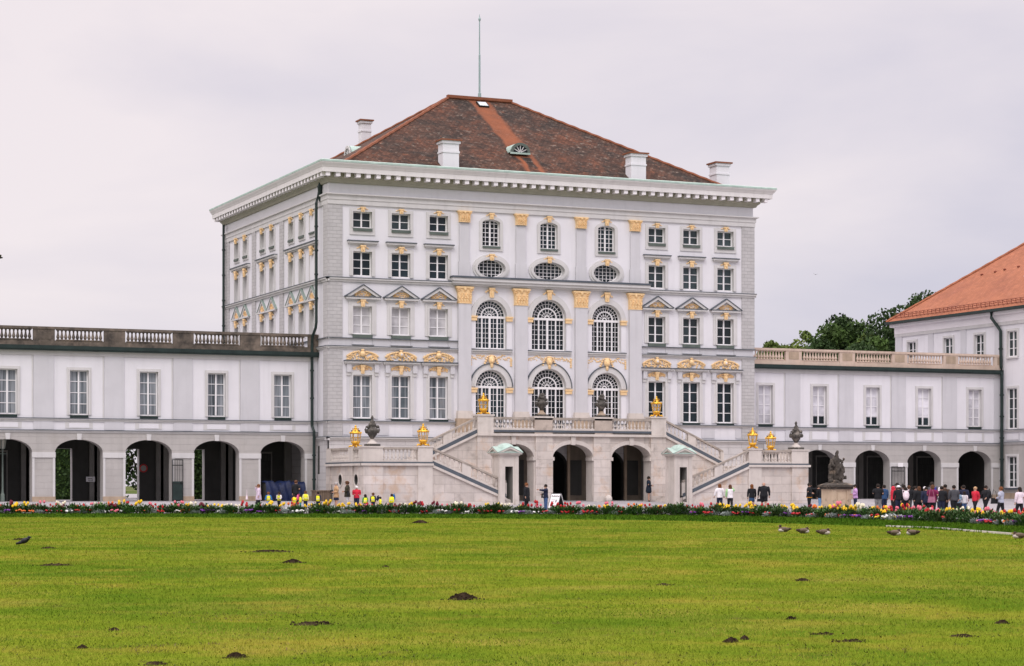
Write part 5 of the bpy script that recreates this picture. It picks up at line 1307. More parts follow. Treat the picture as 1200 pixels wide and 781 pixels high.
    for s_ in 'lr':
        P_ = curve(J['sh'+s_]-V(0, 0, .006), J['el'+s_], J['el'+s_]*.08+J['wr'+s_]*.92); mb.tube(P_, [r_*k for r_ in (.050, .051, .046, .042, .038, .034, .031)], c(sleeve or top), 9); mb.ell(P_[0], (.050*k, .050*k, .048*k), c(sleeve or top), 10, 7)
    mb.build('jacket' if not bare else 'dress', body, smooth=True)
    if vest:
        mb = MB(); loft(mb, [(V(0, .002, .50), .120*w_, .106*w_), (V(0, 0, .62), .110*w_, .097*w_), (V(0, -.002, .71), .120*w_, .098*w_), (V(0, .002, .79), .112*w_, .082)], c(vest))
        loft(mb, [(V(0, .0, .60), .1135*w_, .1005*w_), (V(0, 0, .625), .1125*w_, .0995*w_)], cloth(COLS['palegrey'])); mb.build('safety_vest', body, smooth=True)
    # lower garment
    mb = MB(); top_z = .565
    if legs in ('trousers', 'shorts'):
        loft(mb, [(V(0, 0, .44), .06*w_, .05*w_), (V(0, 0, .47), .092*w_, .074*w_), (V(0, 0, .51), .098*w_, .080*w_), (V(0, 0, top_z), .090*w_, .074*w_)], c(leg))
        for s_ in 'lr':
            h_, kn_, an_ = J['hip'+s_], J['kn'+s_], J['an'+s_]
            if legs == 'shorts': P_ = curve(h_, h_*.5+kn_*.5, h_*.12+kn_*.88, 5); R_ = (.066*w_, .064*w_, .060*w_, .059*w_, .060*w_)
            else: P_ = curve(h_, kn_, an_-V(0, 0, .012)); R_ = (.066*w_, .062*w_, .055*w_, .049, .044, .040, .039)
            mb.tube(P_, [r_*k for r_ in R_], c(leg), 10)
        mb.build(legs, body, smooth=True)
    elif legs == 'skirt':
        loft(mb, [(V(0, 0, .33), .112*w_, .098*w_), (V(0, 0, .40), .110*w_, .094*w_), (V(0, 0, .48), .104*w_, .086*w_), (V(0, 0, .585), .086*w_, .072*w_)], c(leg)); mb.build('skirt', body, smooth=True)
    for s in 'lr': skin_obj('shoe', [(J['an'+s]-V(0, -.02, .015))*k, (J['to'+s]+V(0, .01, .004))*k], [(0, 1)], [.034*k, .027*k], c('dark' if leg != 'white' else 'grey'), body)
    if hem: 
        mb = MB(); mb.lathe((0, 0, .452*k), [(.112*k*wide, 0), (.114*k*wide, .024*k)], c(hem), 14, sy=.86); mb.build('hem', body)
    # hair and headwear
    h = J['head']*k
    if hood:
        mb = MB(); mb.ell(h+V(0, .01*k, .006*k), (hd*1.25*k, hd*1.3*k, hd*1.5*k), c(hood), 12, 8); 
        mb.ell(h+V(0, -.0*k, -.10*k), (.115*k, .10*k, .10*k), c(hood), 12, 8); mb.ell(h+V(0, -hd*.75*k, -.012*k), (hd*.62*k, hd*.62*k, hd*.95*k), SKIN, 10, 8); mb.build('head_scarf', body, smooth=True)
    elif hair:
        mb = MB(); mb.ell(h+V(0, .014*k, .022*k), (hd*1.12*k, hd*1.08*k, hd*1.12*k), c(hair), 12, 8)
        if hairlen: mb.ell(h+V(0, hd*.62*k, -hairlen*.42*k), (hd*1.15*k, hd*.62*k, (hairlen*.62+.03)*k), c(hair), 12, 8)
        mb.build('hair', body, smooth=True)
    if hat:
        mb = MB(); mb.lathe(tuple(h+V(0, .005*k, .03*k)), [(hd*1.7*k, 0), (hd*1.65*k, .008*k), (hd*1.15*k, .012*k), (hd*1.05*k, .045*k), (hd*.5*k, .06*k)], c(hat), 14) if hat == 'tan' or hat == 'brown' else mb.ell(h+V(0, .008*k, .035*k), (hd*1.2*k, hd*1.25*k, hd*.95*k), c(hat), 12, 7)
        mb.build('hat', body, smooth=True)
    return body
def bag(kind, x, y, z, rz, col, label, s=1.0):
    m = cloth(COLS[col] if isinstance(col, str) else col); T = thing(kind, label, kind.replace('_', ' '), (x, y, z), None, rz if rz else 1e-4)
    mb = MB()
    if kind == 'backpack':
        mb.ell((0, .06*s, 0), (.16*s, .10*s, .24*s), m, 12, 8); mb.ell((0, .13*s, -.08*s), (.12*s, .07*s, .12*s), m, 10, 6); mb.build('body', T, smooth=True)
        mb = MB()
        for q in (-1, 1): mb.tube([(q*.09*s, .02*s, -.15*s), (q*.12*s, -.06*s, 0), (q*.15*s, -.03*s, .28*s), (q*.06*s, .03*s, .22*s)], .022*s, m, 5)
        mb.build('strap', T)
    else:
        mb.hexa([(-.17*s, -.06*s, -.13*s), (.17*s, -.06*s, -.13*s), (.17*s, .06*s, -.13*s), (-.17*s, .06*s, -.13*s), (-.14*s, -.04*s, .13*s), (.14*s, -.04*s, .13*s), (.14*s, .04*s, .13*s), (-.14*s, .04*s, .13*s)], m); o = mb.build('body', T)
        mb = MB(); mb.tube([(-.12*s, 0, .12*s), (-.06*s, 0, .42*s), (.05*s, 0, .52*s), (.12*s, 0, .12*s)], .013*s, m, 5); mb.build('strap', T)
    return T
AW = -YAW+pi      # back turned to the lawn: facing the palace
TW = -YAW         # facing the lawn
LF, RT = -YAW-pi/2, -YAW+pi/2       # facing along the palace front
def near(x, y, r, dx, dy):            # a point beside someone, in their own facing
    return x+dx*cos(r)-dy*sin(r), y+dx*sin(r)+dy*cos(r)
person(-9.2, -13.01, LF+.35, 1.74, 'woman in a lavender coat leading small children past the dark arch', 'lav', 'black', 'auburn', arms=('face', 'hold'), pose='walk', coat=.55)
bag('handbag', -10.0, -13.0, .36, LF, 'pinkwhite', 'pale bag carried beside the woman in the lavender coat')
person(-8.35, -12.45, TW+.2, 1.17, 'child in a yellow vest with bright blue sleeves beside the lavender coat', 'blue', 'bluewhite', 'auburn', arms='hold', sleeve='blue', vest='yellow')
person(-7.6, -12.4, TW-.4, 1.18, 'child in dark clothes with a white sleeve and yellow vest, second from the lavender coat', 'dgrey', 'black', 'dark', arms='bent', sleeve='white', vest=(.55, .55, .05), pose='step')
person(-5.6, -9.8, AW-.3, 1.86, 'tall person in black standing behind the small children by the blue cover', 'black', 'black', 'brown', arms=('bent', 'down'))
person(-6.93, -13.66, TW+.5, 1.05, 'small child in a bright yellow vest, lowest of the group by the blue cover', 'yellow', 'navy', 'dark', arms='bent', vest='yellow', sleeve='orange')
person(-6.3, -13.0, RT, 1.02, 'small child with yellow vest, pink bag and light blue trousers', 'yellow', 'teal', 'dark', arms='down', vest='yellow')
bag('backpack', *near(-6.3, -13.0, RT, .0, .12), .36, RT, 'pink', 'pink backpack on a small child in a yellow vest', .8)
person(-5.81, -12.59, TW+.4, 1.24, 'child with navy trousers and white striped yellow vest, tallest by the blue cover', 'yellow', 'navy', 'brown', arms='down', vest='yellow', sleeve=(.75, .74, .3))
person(-5.45, -14.2, TW-.2, 1.26, 'child in a yellow vest with navy sleeves standing before the wooden bin', 'navy', 'navy', 'dark', arms='down', vest='yellow', sleeve='navy')
person(-3.62, -12.52, LF+.4, 1.86, 'grey haired person in a tan jacket and dark skirt with bare legs', 'tan', 'navy', 'greyhair', legs='skirt', arms='bent', coat=.3)
bag('handbag', *near(-3.62, -12.52, LF+.4, -.1, -.28), .72, LF+.4, 'black', 'dark bag held in front of the tan jacket')
person(-2.78, -12.39, LF+.1, 1.92, 'man in a dark olive jacket, brown cap and pale trousers', 'olive', 'palegrey', 'brown', arms='bent', hat='brown', coat=.3, wide=1.08)
bag('handbag', *near(-2.78, -12.39, LF+.1, .3, .05), .62, LF, 'black', 'black shoulder bag on the man in the olive jacket', 1.2)
person(-2.19, -12.6, TW+.1, 1.60, 'white haired person in a red jacket and dark jeans', 'red', 'darkjeans', 'whitehair', arms='bent', wide=1.1, pose='step')
person(-2.74, -15.93, AW+.4, 1.15, 'dark haired child in a yellow vest with green sleeves, behind the red jacket', 'green', 'maroon', 'dark', arms='down', vest='yellow', sleeve='green', hairlen=.1)
person(-1.82, -14.9, TW-.3, 1.22, 'child in yellow vest and navy coat between two shorter children', 'navy', 'navy', 'brown', arms='down', vest='yellow', sleeve='navy')
person(-1.75, -16.12, RT, .99, 'small child in a yellow vest with a dark blue backpack', 'yellow', 'navy', 'dark', arms='down', vest='yellow')
bag('backpack', *near(-1.75, -16.12, RT, 0, .13), .3, RT, 'navy', 'dark blue backpack on the smallest child of three', .75)
person(-.48, -14.85, LF+1.0, 1.13, 'child in a yellow vest standing alone near the pale stair wall', 'yellow', 'dgrey', 'dark', arms='down', vest='yellow', pose='step')
bag('backpack', *near(-.48, -14.85, LF+1.0, 0, .15), .36, LF+1.0, 'blue', 'bright blue backpack on the child standing alone', .9)
person(9.22, -15.29, RT-.5, 1.92, 'man in a long black coat standing beside the stone sentry box', 'black', 'black', 'auburn', coat=.9, arms='down')
person(9.95, -16.9, LF+.3, 1.85, 'man in a navy jacket and jeans pointing with an outstretched arm', 'navy', 'jeans', 'dark', arms=('bent', 'point'))
bag('handbag', *near(9.95, -16.9, LF+.3, -.25, -.18), .45, LF, 'black', 'black bag on the hip of the pointing man', 1.1)
person(24.0, -4.85, RT, 1.95, 'person in a dark blue dress with bare legs standing by the arch pier', (.012, .02, .035), (.012, .02, .035), 'dark', legs='skirt', coat=.6, arms='bent', bare=True)
person(23.3, -17.2, AW+.15, 1.88, 'curly auburn haired woman in a white top and dark jeans walking away', 'white', 'darkjeans', 'auburn', arms=('low', 'hold'), pose='step', hairlen=.07)
person(23.75, -17.9, AW, 1.83, 'long dark haired woman in a white and green top with black trousers', 'white', 'black', 'brown', arms=('face', 'down'), hairlen=.20, sleeve=(.30, .55, .25), pose='step')
person(25.5, -17.9, AW+.1, 1.86, 'woman with very long brown hair, dark jacket and blue skirt', 'black', 'skirtblue', 'auburn', legs='skirt', hairlen=.30, arms='down', pose='step')
person(25.9, -18.9, AW, 2.05, 'broad bald man in a black jacket and black shorts', 'black', 'black', None, legs='shorts', arms='down', wide=1.28, pose='step')
bag('handbag', *near(25.9, -18.9, AW, .36, .0), .12, AW, 'black', 'small black bag hanging from the bald man hand', .8)
person(29.7, -18.74, RT-.3, 1.95, 'man in a black jacket with orange hem gesturing beside the statue pedestal', 'black', 'black', 'dark', arms=('bent', 'point'), hem='orange', wide=1.1)
person(30.5, -19.03, AW, 1.82, 'person in dark top and light blue jeans half hidden by the statue pedestal', 'black', 'ltjeans', 'dark', arms='down')
person(29.6, -24.9, LF, 1.85, 'person in a lilac top and dark jeans just past the statue pedestal', 'lilac', 'darkjeans', 'dark', arms='bent')
G_ = 'tour group standing in front of the arcade'
person(26.6, -32.27, AW-.2, 1.88, 'person in black jacket with grey trousers at the near edge of the tour group', 'black', 'grey', 'dark', arms='bent', wide=1.15, group=G_)
person(27.9, -31.0, AW+.3, 1.82, 'person in a blue jacket behind the grey trousers', (.03, .07, .16), 'darkjeans', 'dark', group=G_)
person(27.3, -33.4, TW+.3, 1.95, 'tall person in dark brown beside the red hood', (.05, .02, .02), 'navy', 'dark', group=G_)
person(26.4, -34.3, RT+.3, 1.72, 'person in a bright red hooded top among the dark coats', 'red', 'black', 'red', group=G_, hood='red')
person(25.53, -36.21, AW+.2, 1.78, 'person in black with a white cap', 'black', 'navy', 'dark', hat='white', arms='down', wide=1.15, group=G_)
person(23.75, -39.6, AW, 1.68, 'dark haired woman in black wearing a pale pink backpack', 'black', 'black', 'dark', hairlen=.07, arms='down', group=G_)
bag('backpack', *near(23.75, -39.6, AW, 0, .16), .55, AW, 'pinkwhite', 'pale pink backpack on the woman in black', 1.25)
person(26.3, -36.9, RT, 1.74, 'person in plain black next to the pale pink backpack', 'black', 'black', 'dark', arms='bent', group=G_)
person(26.76, -37.3, TW-.3, 1.70, 'person in dark navy under a white cap peak', 'navy', 'palegrey', 'dark', hat='white', group=G_)
person(26.6, -38.2, TW+.2, 1.70, 'woman in an indigo coat with dark hair round her face', (.03, .02, .08), 'black', 'dark', hairlen=.12, group=G_)
person(23.19, -43.28, AW-.5, 1.82, 'woman in a maroon jacket with a pink shoulder bag', 'maroon', 'black', 'brown', hairlen=.05, arms='bent', wide=1.15, group=G_)
bag('handbag', *near(23.19, -43.28, AW-.5, -.02, .3), .33, AW, (.30, .12, .18), 'dusky pink shoulder bag against the maroon jacket', 1.3)
person(25.69, -40.44, TW+.2, 1.66, 'woman in a long white head scarf and white top', 'white', 'black', None, hood='white', arms='bent', group=G_)
person(26.1, -39.0, AW-.4, 2.0, 'tall man in a grey hooded jacket, tallest of the tour group', 'dgrey', 'black', 'dark', arms='down', wide=1.25, group=G_)
bag('backpack', *near(26.1, -39.0, AW-.4, -.2, .18), .82, AW-.8, (.02, .03, .30), 'blue backpack on the tall man in grey', 1.0)
person(26.69, -40.87, TW-.4, 1.45, 'young woman in a light denim jacket at the edge of the tour group', 'denim', 'black', 'brown', hairlen=.1, arms='bent', group=G_)
person(27.05, -41.02, AW+.2, 1.42, 'child with pale sleeves and blue jeans next to the denim jacket', 'palegrey', 'jeans', 'dark', hairlen=.12, arms='down', sleeve='white', group=G_)
person(27.6, -41.38, LF+.6, 1.70, 'person in a red jacket walking ahead of a black backpack', 'red', 'black', 'tan', pose='walk', arms='swing')
person(28.0, -41.9, LF+.5, 1.78, 'person all in black walking with a backpack beside the red jacket', 'black', 'black', 'dark', pose='walk', arms='swingf', wide=1.15)
bag('backpack', *near(28.0, -41.9, LF+.5, 0, .16), .62, LF+.5, 'black', 'black backpack on the walker in black', 1.2)
person(21.0, -52.87, AW+.9, 1.72, 'brown haired woman in a grey blue top carrying a dark bag', 'greyblue', 'black', 'auburn', arms=('down', 'bent'), pose='walk', sleeve='greyblue')
bag('handbag', *near(21.0, -52.87, AW+.9, .1, -.34), .32, AW, 'black', 'dark handbag carried by the woman in grey blue', 1.2)
person(20.14, -55.66, AW+.5, 1.70, 'black haired woman in a pale pink top walking beside the frame edge', 'pinkwhite', 'black', 'dark', hairlen=.08, arms=('bent', 'down'), pose='walk')
person(28.6, -35.2, AW+.1, 1.80, 'person in black behind the white cap and the pink backpack', 'black', 'black', 'dark', wide=1.1, group=G_)
person(29.4, -37.6, TW, 1.76, 'person in dark grey at the back, between the indigo coat and maroon jacket', 'dgrey', 'black', 'brown', wide=1.1, group=G_)
person(28.3, -39.2, AW-.2, 1.80, 'person in navy at the back of the group behind the white head scarf', 'navy', 'black', 'dark', wide=1.1, group=G_)
person(28.2, -33.4, AW, 1.78, 'person in black at the back of the group behind the blue jacket', 'black', 'dgrey', 'brown', wide=1.1, group=G_)
person(27.0, -34.6, AW-.3, 1.83, 'broad person in a black coat between the red hood and the pink backpack', 'black', 'black', 'dark', wide=1.25, coat=.4, group=G_)
person(25.9, -37.9, AW+.4, 1.72, 'person in a long black coat just past the pale pink backpack', 'black', 'black', 'brown', wide=1.15, coat=.5, hairlen=.08, group=G_)
person(25.4, -39.4, TW, 1.70, 'woman with dark hair and a navy coat facing the lawn beside the white cap', 'navy', 'black', 'dark', hairlen=.1, wide=1.12, coat=.4, group=G_)
person(25.0, -41.6, AW-.2, 1.74, 'person in black at the near side of the maroon jacket', 'black', 'darkjeans', 'dark', wide=1.15, group=G_)
person(25.6, -42.0, AW+.3, 1.80, 'person in charcoal between the white head scarf and the tall man', 'dgrey', 'black', 'dark', wide=1.2, group=G_)
person(29.9, -34.9, AW, 1.80, 'person with fair hair and dark coat at the back near the iron gate leaf', 'black', 'black', 'tan', wide=1.1, group=G_)
person(28.9, -36.4, AW+.2, 1.85, 'person in dark brown coat at the back right beside the black coats', (.05, .03, .02), 'black', 'dark', wide=1.15, group=G_)
# visitors seen through the arches
person(-19.1, 8.0, RT, 1.85, 'dark clothed visitor in the second open archway', 'maroon', 'black', 'brown', arms='bent', z=0)
person(-18.4, 9.2, LF, 1.75, 'visitor in a grey top under the second open archway', 'grey', 'dgrey', 'brown', z=0)
person(-15.6, 30, TW, 1.8, 'distant visitor in blue seen through the archway with the round sign', 'blue', 'bluewhite', 'brown', z=0)
person(-9.3, 8.6, TW, 1.75, 'visitor in a blue top in the archway nearest the blue cover', (.06, .10, .25), 'navy', 'auburn', z=0)
dg = bpy.context.evaluated_depsgraph_get()
for o, extra in _skins:
    me = bpy.data.meshes.new_from_object(o.evaluated_get(dg)); old = o.data; mats_ = list(old.materials); o.modifiers.clear(); o.data = me; nm = old.name
    bpy.data.meshes.remove(old); me.name = nm
    if not me.materials: me.materials.append(mats_[0])
    if extra:
        mb = MB(); extra(mb); base_n = len(me.vertices); bm = bmesh.new(); bm.from_mesh(me)
        for m in mb.mats:
            if m.name not in [q.name for q in me.materials]: me.materials.append(m)
        idx = {m.name: [q.name for q in me.materials].index(m.name) for m in mb.mats}
        vv = [bm.verts.new(v) for v in mb.v]
        for f, mi in zip(mb.f, mb.m):
            try: fc = bm.faces.new([vv[q] for q in f]); fc.material_index = idx[mb.mats[mi].name]; fc.smooth = True
            except ValueError: pass
        bm.to_mesh(me); bm.free()
# ================================================================== statue
SX, SY, SZ = 28.9, -23.59, -.62
T = thing('garden_statue', 'weathered stone figure group on a tan pedestal behind the flowers', 'statue', (SX, SY, SZ))
ang = -YAW+.35; ca, sa = cos(ang), sin(ang)
def Rl(x, y, z): return (SX+ca*x-sa*y, SY+sa*x+ca*y, SZ+z)
class Rf(Fr):
    def __init__(s): pass
    def __call__(s, u, o, z): return Rl(u, -o, z)
rf = Rf()
def rbox(mb, x0, x1, y0, y1, z0, z1, m): mb.hexa([Rl(*p) for p in ((x0, y0, z0), (x1, y0, z0), (x1, y1, z0), (x0, y1, z0), (x0, y0, z1), (x1, y0, z1), (x1, y1, z1), (x0, y1, z1))], m)
mb = MB(); rbox(mb, -.78, .78, -.78, .78, 0, .22, PLINTH); rbox(mb, -.70, .70, -.70, .70, .22, 1.42, PLINTH)
for q in (-1, 1): rbox(mb, q*.58-.16, q*.58+.16, -.76, .76, .22, 1.42, PLINTH)
rbox(mb, -.3, .3, -.73, .73, .4, 1.25, PLINTH); mb.build('pedestal', T)
mb = MB(); rbox(mb, -.76, .76, -.76, .76, 1.42, 1.52, PLINTH); rbox(mb, -.84, .84, -.84, .84, 1.52, 1.66, STAT); rbox(mb, -.94, .94, -.94, .94, 1.66, 1.80, STAT)
mb.add([Rl(x, y, z) for x, y, z in ((-.9, -.9, 1.8), (.9, -.9, 1.8), (.9, .9, 1.8), (-.9, .9, 1.8), (-.5, -.45, 1.98), (.5, -.45, 1.98), (.5, .45, 1.98), (-.5, .45, 1.98))], [(0, 1, 5, 4), (1, 2, 6, 5), (2, 3, 7, 6), (3, 0, 4, 7), (4, 5, 6, 7)], STAT); mb.build('pedestal_cap', T)
def sk(name, pts, E, R, sub=2):
    o = skin_obj(name, [np.array(Rl(*p))-np.array((SX, SY, SZ)) for p in pts], E, R, STAT, T, None, sub); return o
n_sk = len(_skins)
z = 1.92
sk('kneeling_figure', [(.12, -.1, z+.1), (.14, -.12, z+.5), (.16, -.1, z+.85), (.18, -.14, z+1.15), (.2, -.16, z+1.4), (.44, -.16, z+1.0), (.42, -.28, z+.7), (-.06, -.3, z+.9), (-.1, -.36, z+.6), (.4, .1, z+.2), (.42, 0, z+.5)],
   [(0, 1), (1, 2), (2, 3), (3, 4), (3, 5), (5, 6), (3, 7), (7, 8), (1, 10), (10, 9)], [.30, .26, .24, .16, .14, .12, .09, .12, .09, .2, .18])
sk('draped_figure', [(-.05, .05, z+.1), (-.06, .02, z+.55), (-.08, 0, z+1.0), (-.02, 0, z+1.35), (0, 0, z+1.68), (.02, -.02, z+1.85), (.03, -.03, z+2.08), (.03, -.02, z+2.26),
    (-.28, -.02, z+1.62), (-.40, -.12, z+1.30), (-.22, -.28, z+1.12), (.26, 0, z+1.62), (.42, -.05, z+1.42), (.52, -.1, z+1.75), (.2, .05, z+.1), (.16, -.05, z+.6)],
   [(0, 1), (1, 2), (2, 3), (3, 4), (4, 5), (5, 6), (6, 7), (4, 8), (8, 9), (9, 10), (4, 11), (11, 12), (12, 13), (2, 15), (15, 14)],
   [.26, .22, .24, .20, .19, .09, .15, .10, .13, .10, .07, .13, .10, .07, .17, .16])
sk('seated_child', [(.30, -.18, z+.12), (.32, -.2, z+.5), (.33, -.18, z+.78), (.33, -.22, z+.98), (.33, -.22, z+1.1), (.55, -.3, z+.55), (.52, -.4, z+.25), (.12, -.35, z+.5), (.10, -.42, z+.2), (.52, -.18, z+.9), (.5, -.1, z+1.15)],
   [(0, 1), (1, 2), (2, 3), (3, 4), (0, 5), (5, 6), (0, 7), (7, 8), (2, 9), (9, 10)], [.17, .16, .14, .12, .09, .10, .07, .10, .07, .07, .05])
sk('second_figure', [(-.36, .1, z+.1), (-.36, .08, z+.5), (-.38, .05, z+.95), (-.36, .02, z+1.25), (-.36, 0, z+1.5), (-.37, -.02, z+1.66), (-.55, -.02, z+1.2), (-.5, -.2, z+.9)],
   [(0, 1), (1, 2), (2, 3), (3, 4), (4, 5), (3, 6), (6, 7)], [.20, .19, .17, .16, .12, .09, .09, .07])
dg = bpy.context.evaluated_depsgraph_get()
for o, _ in _skins[n_sk:]:
    me = bpy.data.meshes.new_from_object(o.evaluated_get(dg)); o.modifiers.clear(); o.data = me
    if not me.materials: me.materials.append(STAT)
    lump(o, .07, 5.5, 3); lump(o, .035, 13, 8)
mb = MB()
for k in range(16):
    a = k*2.4; r_ = .1+.4*((k*7) % 10)/10; mb.ell(Rl(r_*cos(a), r_*sin(a)*.8, 1.98+.05*((k*3) % 5)), (.22, .2, .16), STAT)
o = mb.build('rocky_base', T, smooth=True); lump(o, .05, 5)

# ================================================================== street lamp at the frame edge
FROST = mat('frosted_lamp_pane', (.62, .62, .56), rough=.3)
LAMPG = mat('grey_green_lamp_paint', (.20, .25, .22), rough=.5, var=.2)
lx, ly = spot((3-600)/FPX, 150.0); lz = zg(lx, ly)
T = thing('street_lamp', 'dark green street lamp post with glazed lantern at the edge of the first arch', 'street lamp', (lx, ly, lz))
top = CAMH+(568.4-500)*150/FPX
mb = MB(); mb.lathe((lx, ly, lz), [(.16, 0), (.15, .5), (.10, .6), (.07, .9), (.055, top-lz-1.7), (.09, top-lz-1.66), (.05, top-lz-1.6)], LAMPG, 10); mb.tube([(lx-.3, ly, top-1.95), (lx+.3, ly, top-1.95)], .025, LAMPG, 5); mb.build('post', T)
mb = MB()
for k in range(6):
    a, b = 2*pi*k/6, 2*pi*(k+1)/6; mb.tube([(lx+.16*cos(a), ly+.16*sin(a), top-1.6), (lx+.29*cos(a), ly+.29*sin(a), top-.75)], .022, LAMPG, 4); mb.tube([(lx+.29*cos(a), ly+.29*sin(a), top-.75), (lx+.29*cos(b), ly+.29*sin(b), top-.75)], .03, LAMPG, 4)
mb.lathe((lx, ly, top-.75), [(.34, 0), (.26, .14), (.12, .26), (.10, .4), (.13, .46), (.05, .56), (.02, .75)], LAMPG, 10); mb.build('lantern_frame', T)
mb = MB()
for k in range(6):
    a, b = 2*pi*k/6, 2*pi*(k+1)/6; mb.quad((lx+.155*cos(a), ly+.155*sin(a), top-1.59), (lx+.155*cos(b), ly+.155*sin(b), top-1.59), (lx+.282*cos(b), ly+.282*sin(b), top-.76), (lx+.282*cos(a), ly+.282*sin(a), top-.76), FROST)
mb.build('glass', T)

# ================================================================== gates, signs, cover, bin, board, car
def gate(x, y, w, h, label, solid=.0, sgn=1):
    T = thing('iron_gate', label, 'gate', (x, y, 0), 'wrought iron gate leaves of the arcade')
    mb = MB()
    for u in (0, w): mb.box(x+u-.03, x+u+.03, y-.03, y+.03, -.1, h, IRON)
    for z_ in (.08, h*.42, h*.86, h-.03): mb.box(x, x+w, y-.025, y+.025, z_-.03, z_+.03, IRON)
    n_ = int(w/.13)
    for k in range(1, n_): mb.box(x+w*k/n_-.011, x+w*k/n_+.011, y-.011, y+.011, .08, h, IRON)
    mb.build('bars', T)
    if solid:
        mb = MB(); mb.box(x+.03, x+w-.03, y-.012, y+.012, .1, solid, DKGREEN); mb.build('panel', T)
    mb = MB(); mb.ell((x+w*.85, y-.06, h*.45), (.07, .05, .1), IRON); mb.build('lock', T); return T
gate(LB[2]+1.66, 2.28, .78, 3.05, 'dark iron gate leaf with solid lower panel folded back by the round sign', solid=1.45)
gate(RB[2]+1.72, 2.28, 1.25, 2.75, 'dark iron gate leaf folded back against a pier behind the tour group')
T = thing('gate_sign', 'small white sign fixed on top of the gate behind the tour group', 'sign', (RB[2]+2.6, 2.22, 2.9)); mb = MB(); mb.box(RB[2]+2.3, RB[2]+2.8, 2.2, 2.24, 2.72, 3.05, SASH); mb.build('plate', T)
def flat_sign(x, y, z, w, h, label, name='notice_board'):
    T = thing(name, label, 'sign', (x, y, z)); mb = MB(); mb.box(x-w/2, x+w/2, y-.03, y, z-h/2, z+h/2, SASH); o = mb.build('plate', T)
    mb = MB()
    for k in range(2): mb.box(x-w*.32, x+w*(.2+.1*k), y-.034, y-.03, z+h*(.12-.3*k)-.02, z+h*(.12-.3*k)+.02, STAT)
    mb.build('printed_lines', o)
flat_sign(-15.75, 8.72, 1.62, .66, .38, 'white paper notice on the dark wall inside the second open arch')
flat_sign(RB[4]-.75, 8.70, .85, .34, .28, 'small white notice on the dark doors of the last arch by the corner building')
REDP = mat('red_sign_paint', (.45, .03, .03), rough=.5, var=.1)
T = thing('round_traffic_sign', 'round white traffic sign with red ring inside the arch with the gate', 'sign', (-11.75, 8.70, 2.45))
ff = Fr((-11.75, 8.72), (1, 0), (0, -1)); cp = lambda r: [(r*cos(2*pi*k/24), 2.45+r*sin(2*pi*k/24)) for k in range(24)]
mb = MB(); mb.prism(ff, cp(.23), 0, .03, mat('faded_white_paint', (.30, .29, .28), var=.1)); mb.band(ff, cp(.22), cp(.32), 0, .035, REDP); mb.build('disc', T)
TARP = mat('navy_tarpaulin', (.006, .014, .055), rough=.55, var=.3, scale=1.5, bump=.4)
T = thing('tarpaulin_cover', 'large dark blue tarpaulin over a stack filling the arch beside the rain pipe', 'tarpaulin', (-2.75, 1.6, 0))
mb = MB(); nx, nz = 26, 10; vs = []; r = random.Random(4)
for j in range(nz+1):
    for i in range(nx+1):
        x = -4.25+3.0*i/nx; z = 1.42*j/nz+(.12*sin(i*.5)+.06*sin(i*1.7))*(j/nz); y = 1.55+.12*sin(i*1.3+j*.3)*(1-j/nz*.5)+.35*(j/nz)**3+r.uniform(-.03, .03); vs.append((x, y, z-.05))
for i in range(nx+1): vs.append((-4.25+3.0*i/nx, 3.3, 1.42+.1*sin(i*.6)))
fs = [(j*(nx+1)+i, j*(nx+1)+i+1, (j+1)*(nx+1)+i+1, (j+1)*(nx+1)+i) for j in range(nz+1) for i in range(nx)]
mb.add(vs, fs, TARP); o = mb.build('sheet', T, smooth=True)
mb = MB(); mb.box(-4.2, -1.2, 2.0, 3.2, 0, 1.3, DARKD); mb.build('stack', T)
T = thing('wooden_bin', 'low grey wooden plank bin against the palace corner under the slit window', 'bin', (-.85, -1.0, 0))
mb = MB(); mb.box(-1.45, -.28, -1.35, -.45, -.3, .72, WOOD); mb.build('planks', T); mb = MB(); mb.box(-1.52, -.2, -1.42, -.38, .72, .80, WOOD); mb.build('lid', T)
bx_, by_ = 10.75, -15.6
# folding advertising board
BX, BY = spot((652-600)/FPX, 146.5); BZ = zg(BX, BY)
T = thing('sandwich_board', 'white folding sandwich board beside the pointing man', 'sign', (BX, BY, BZ))
wv = np.array((cos(-YAW-.75), sin(-YAW-.75))); pv = np.array((wv[1], -wv[0]))                                        # along the face, towards the viewer
def sbp(u, t, side, off=0): q = np.array((BX, BY))+wv*u+pv*(side*.42*(1-t)+off*side); return (q[0], q[1], BZ+1.12*t)
for side in (1, -1):
    mb = MB(); mb.hexa([sbp(-.42, .1, side), sbp(.42, .1, side), sbp(.42, .98, side), sbp(-.42, .98, side), sbp(-.42, .1, side, .02), sbp(.42, .1, side, .02), sbp(.42, .98, side, .02), sbp(-.42, .98, side, .02)], SASH if side > 0 else IRON); pb = mb.build('panel', T)
    if side > 0:
        mb = MB()
        def bar(u0, u1, t0, t1, m): mb.hexa([sbp(u0, t0, 1, .021), sbp(u1, t0, 1, .021), sbp(u1, t1, 1, .021), sbp(u0, t1, 1, .021), sbp(u0, t0, 1, .026), sbp(u1, t0, 1, .026), sbp(u1, t1, 1, .026), sbp(u0, t1, 1, .026)], m)
        for k, (u, hgt) in enumerate(((-.34, .09), (-.22, .06), (-.11, .09), (.0, .06), (.10, .09), (.21, .06), (.30, .08))): bar(u, u+.07, .80, .80+hgt, STAT)
        for k in range(6): bar(-.3+.1*k, -.3+.1*k+.07, .20, .20+(.06 if k % 2 else .085), REDP)
        bar(.12, .2, .45, .62, STAT); bar(-.3, .05, .60, .615, STAT); bar(-.3, .0, .50, .515, STAT); bar(-.3, .03, .40, .415, STAT); mb.build('lettering', pb)
mb = MB()
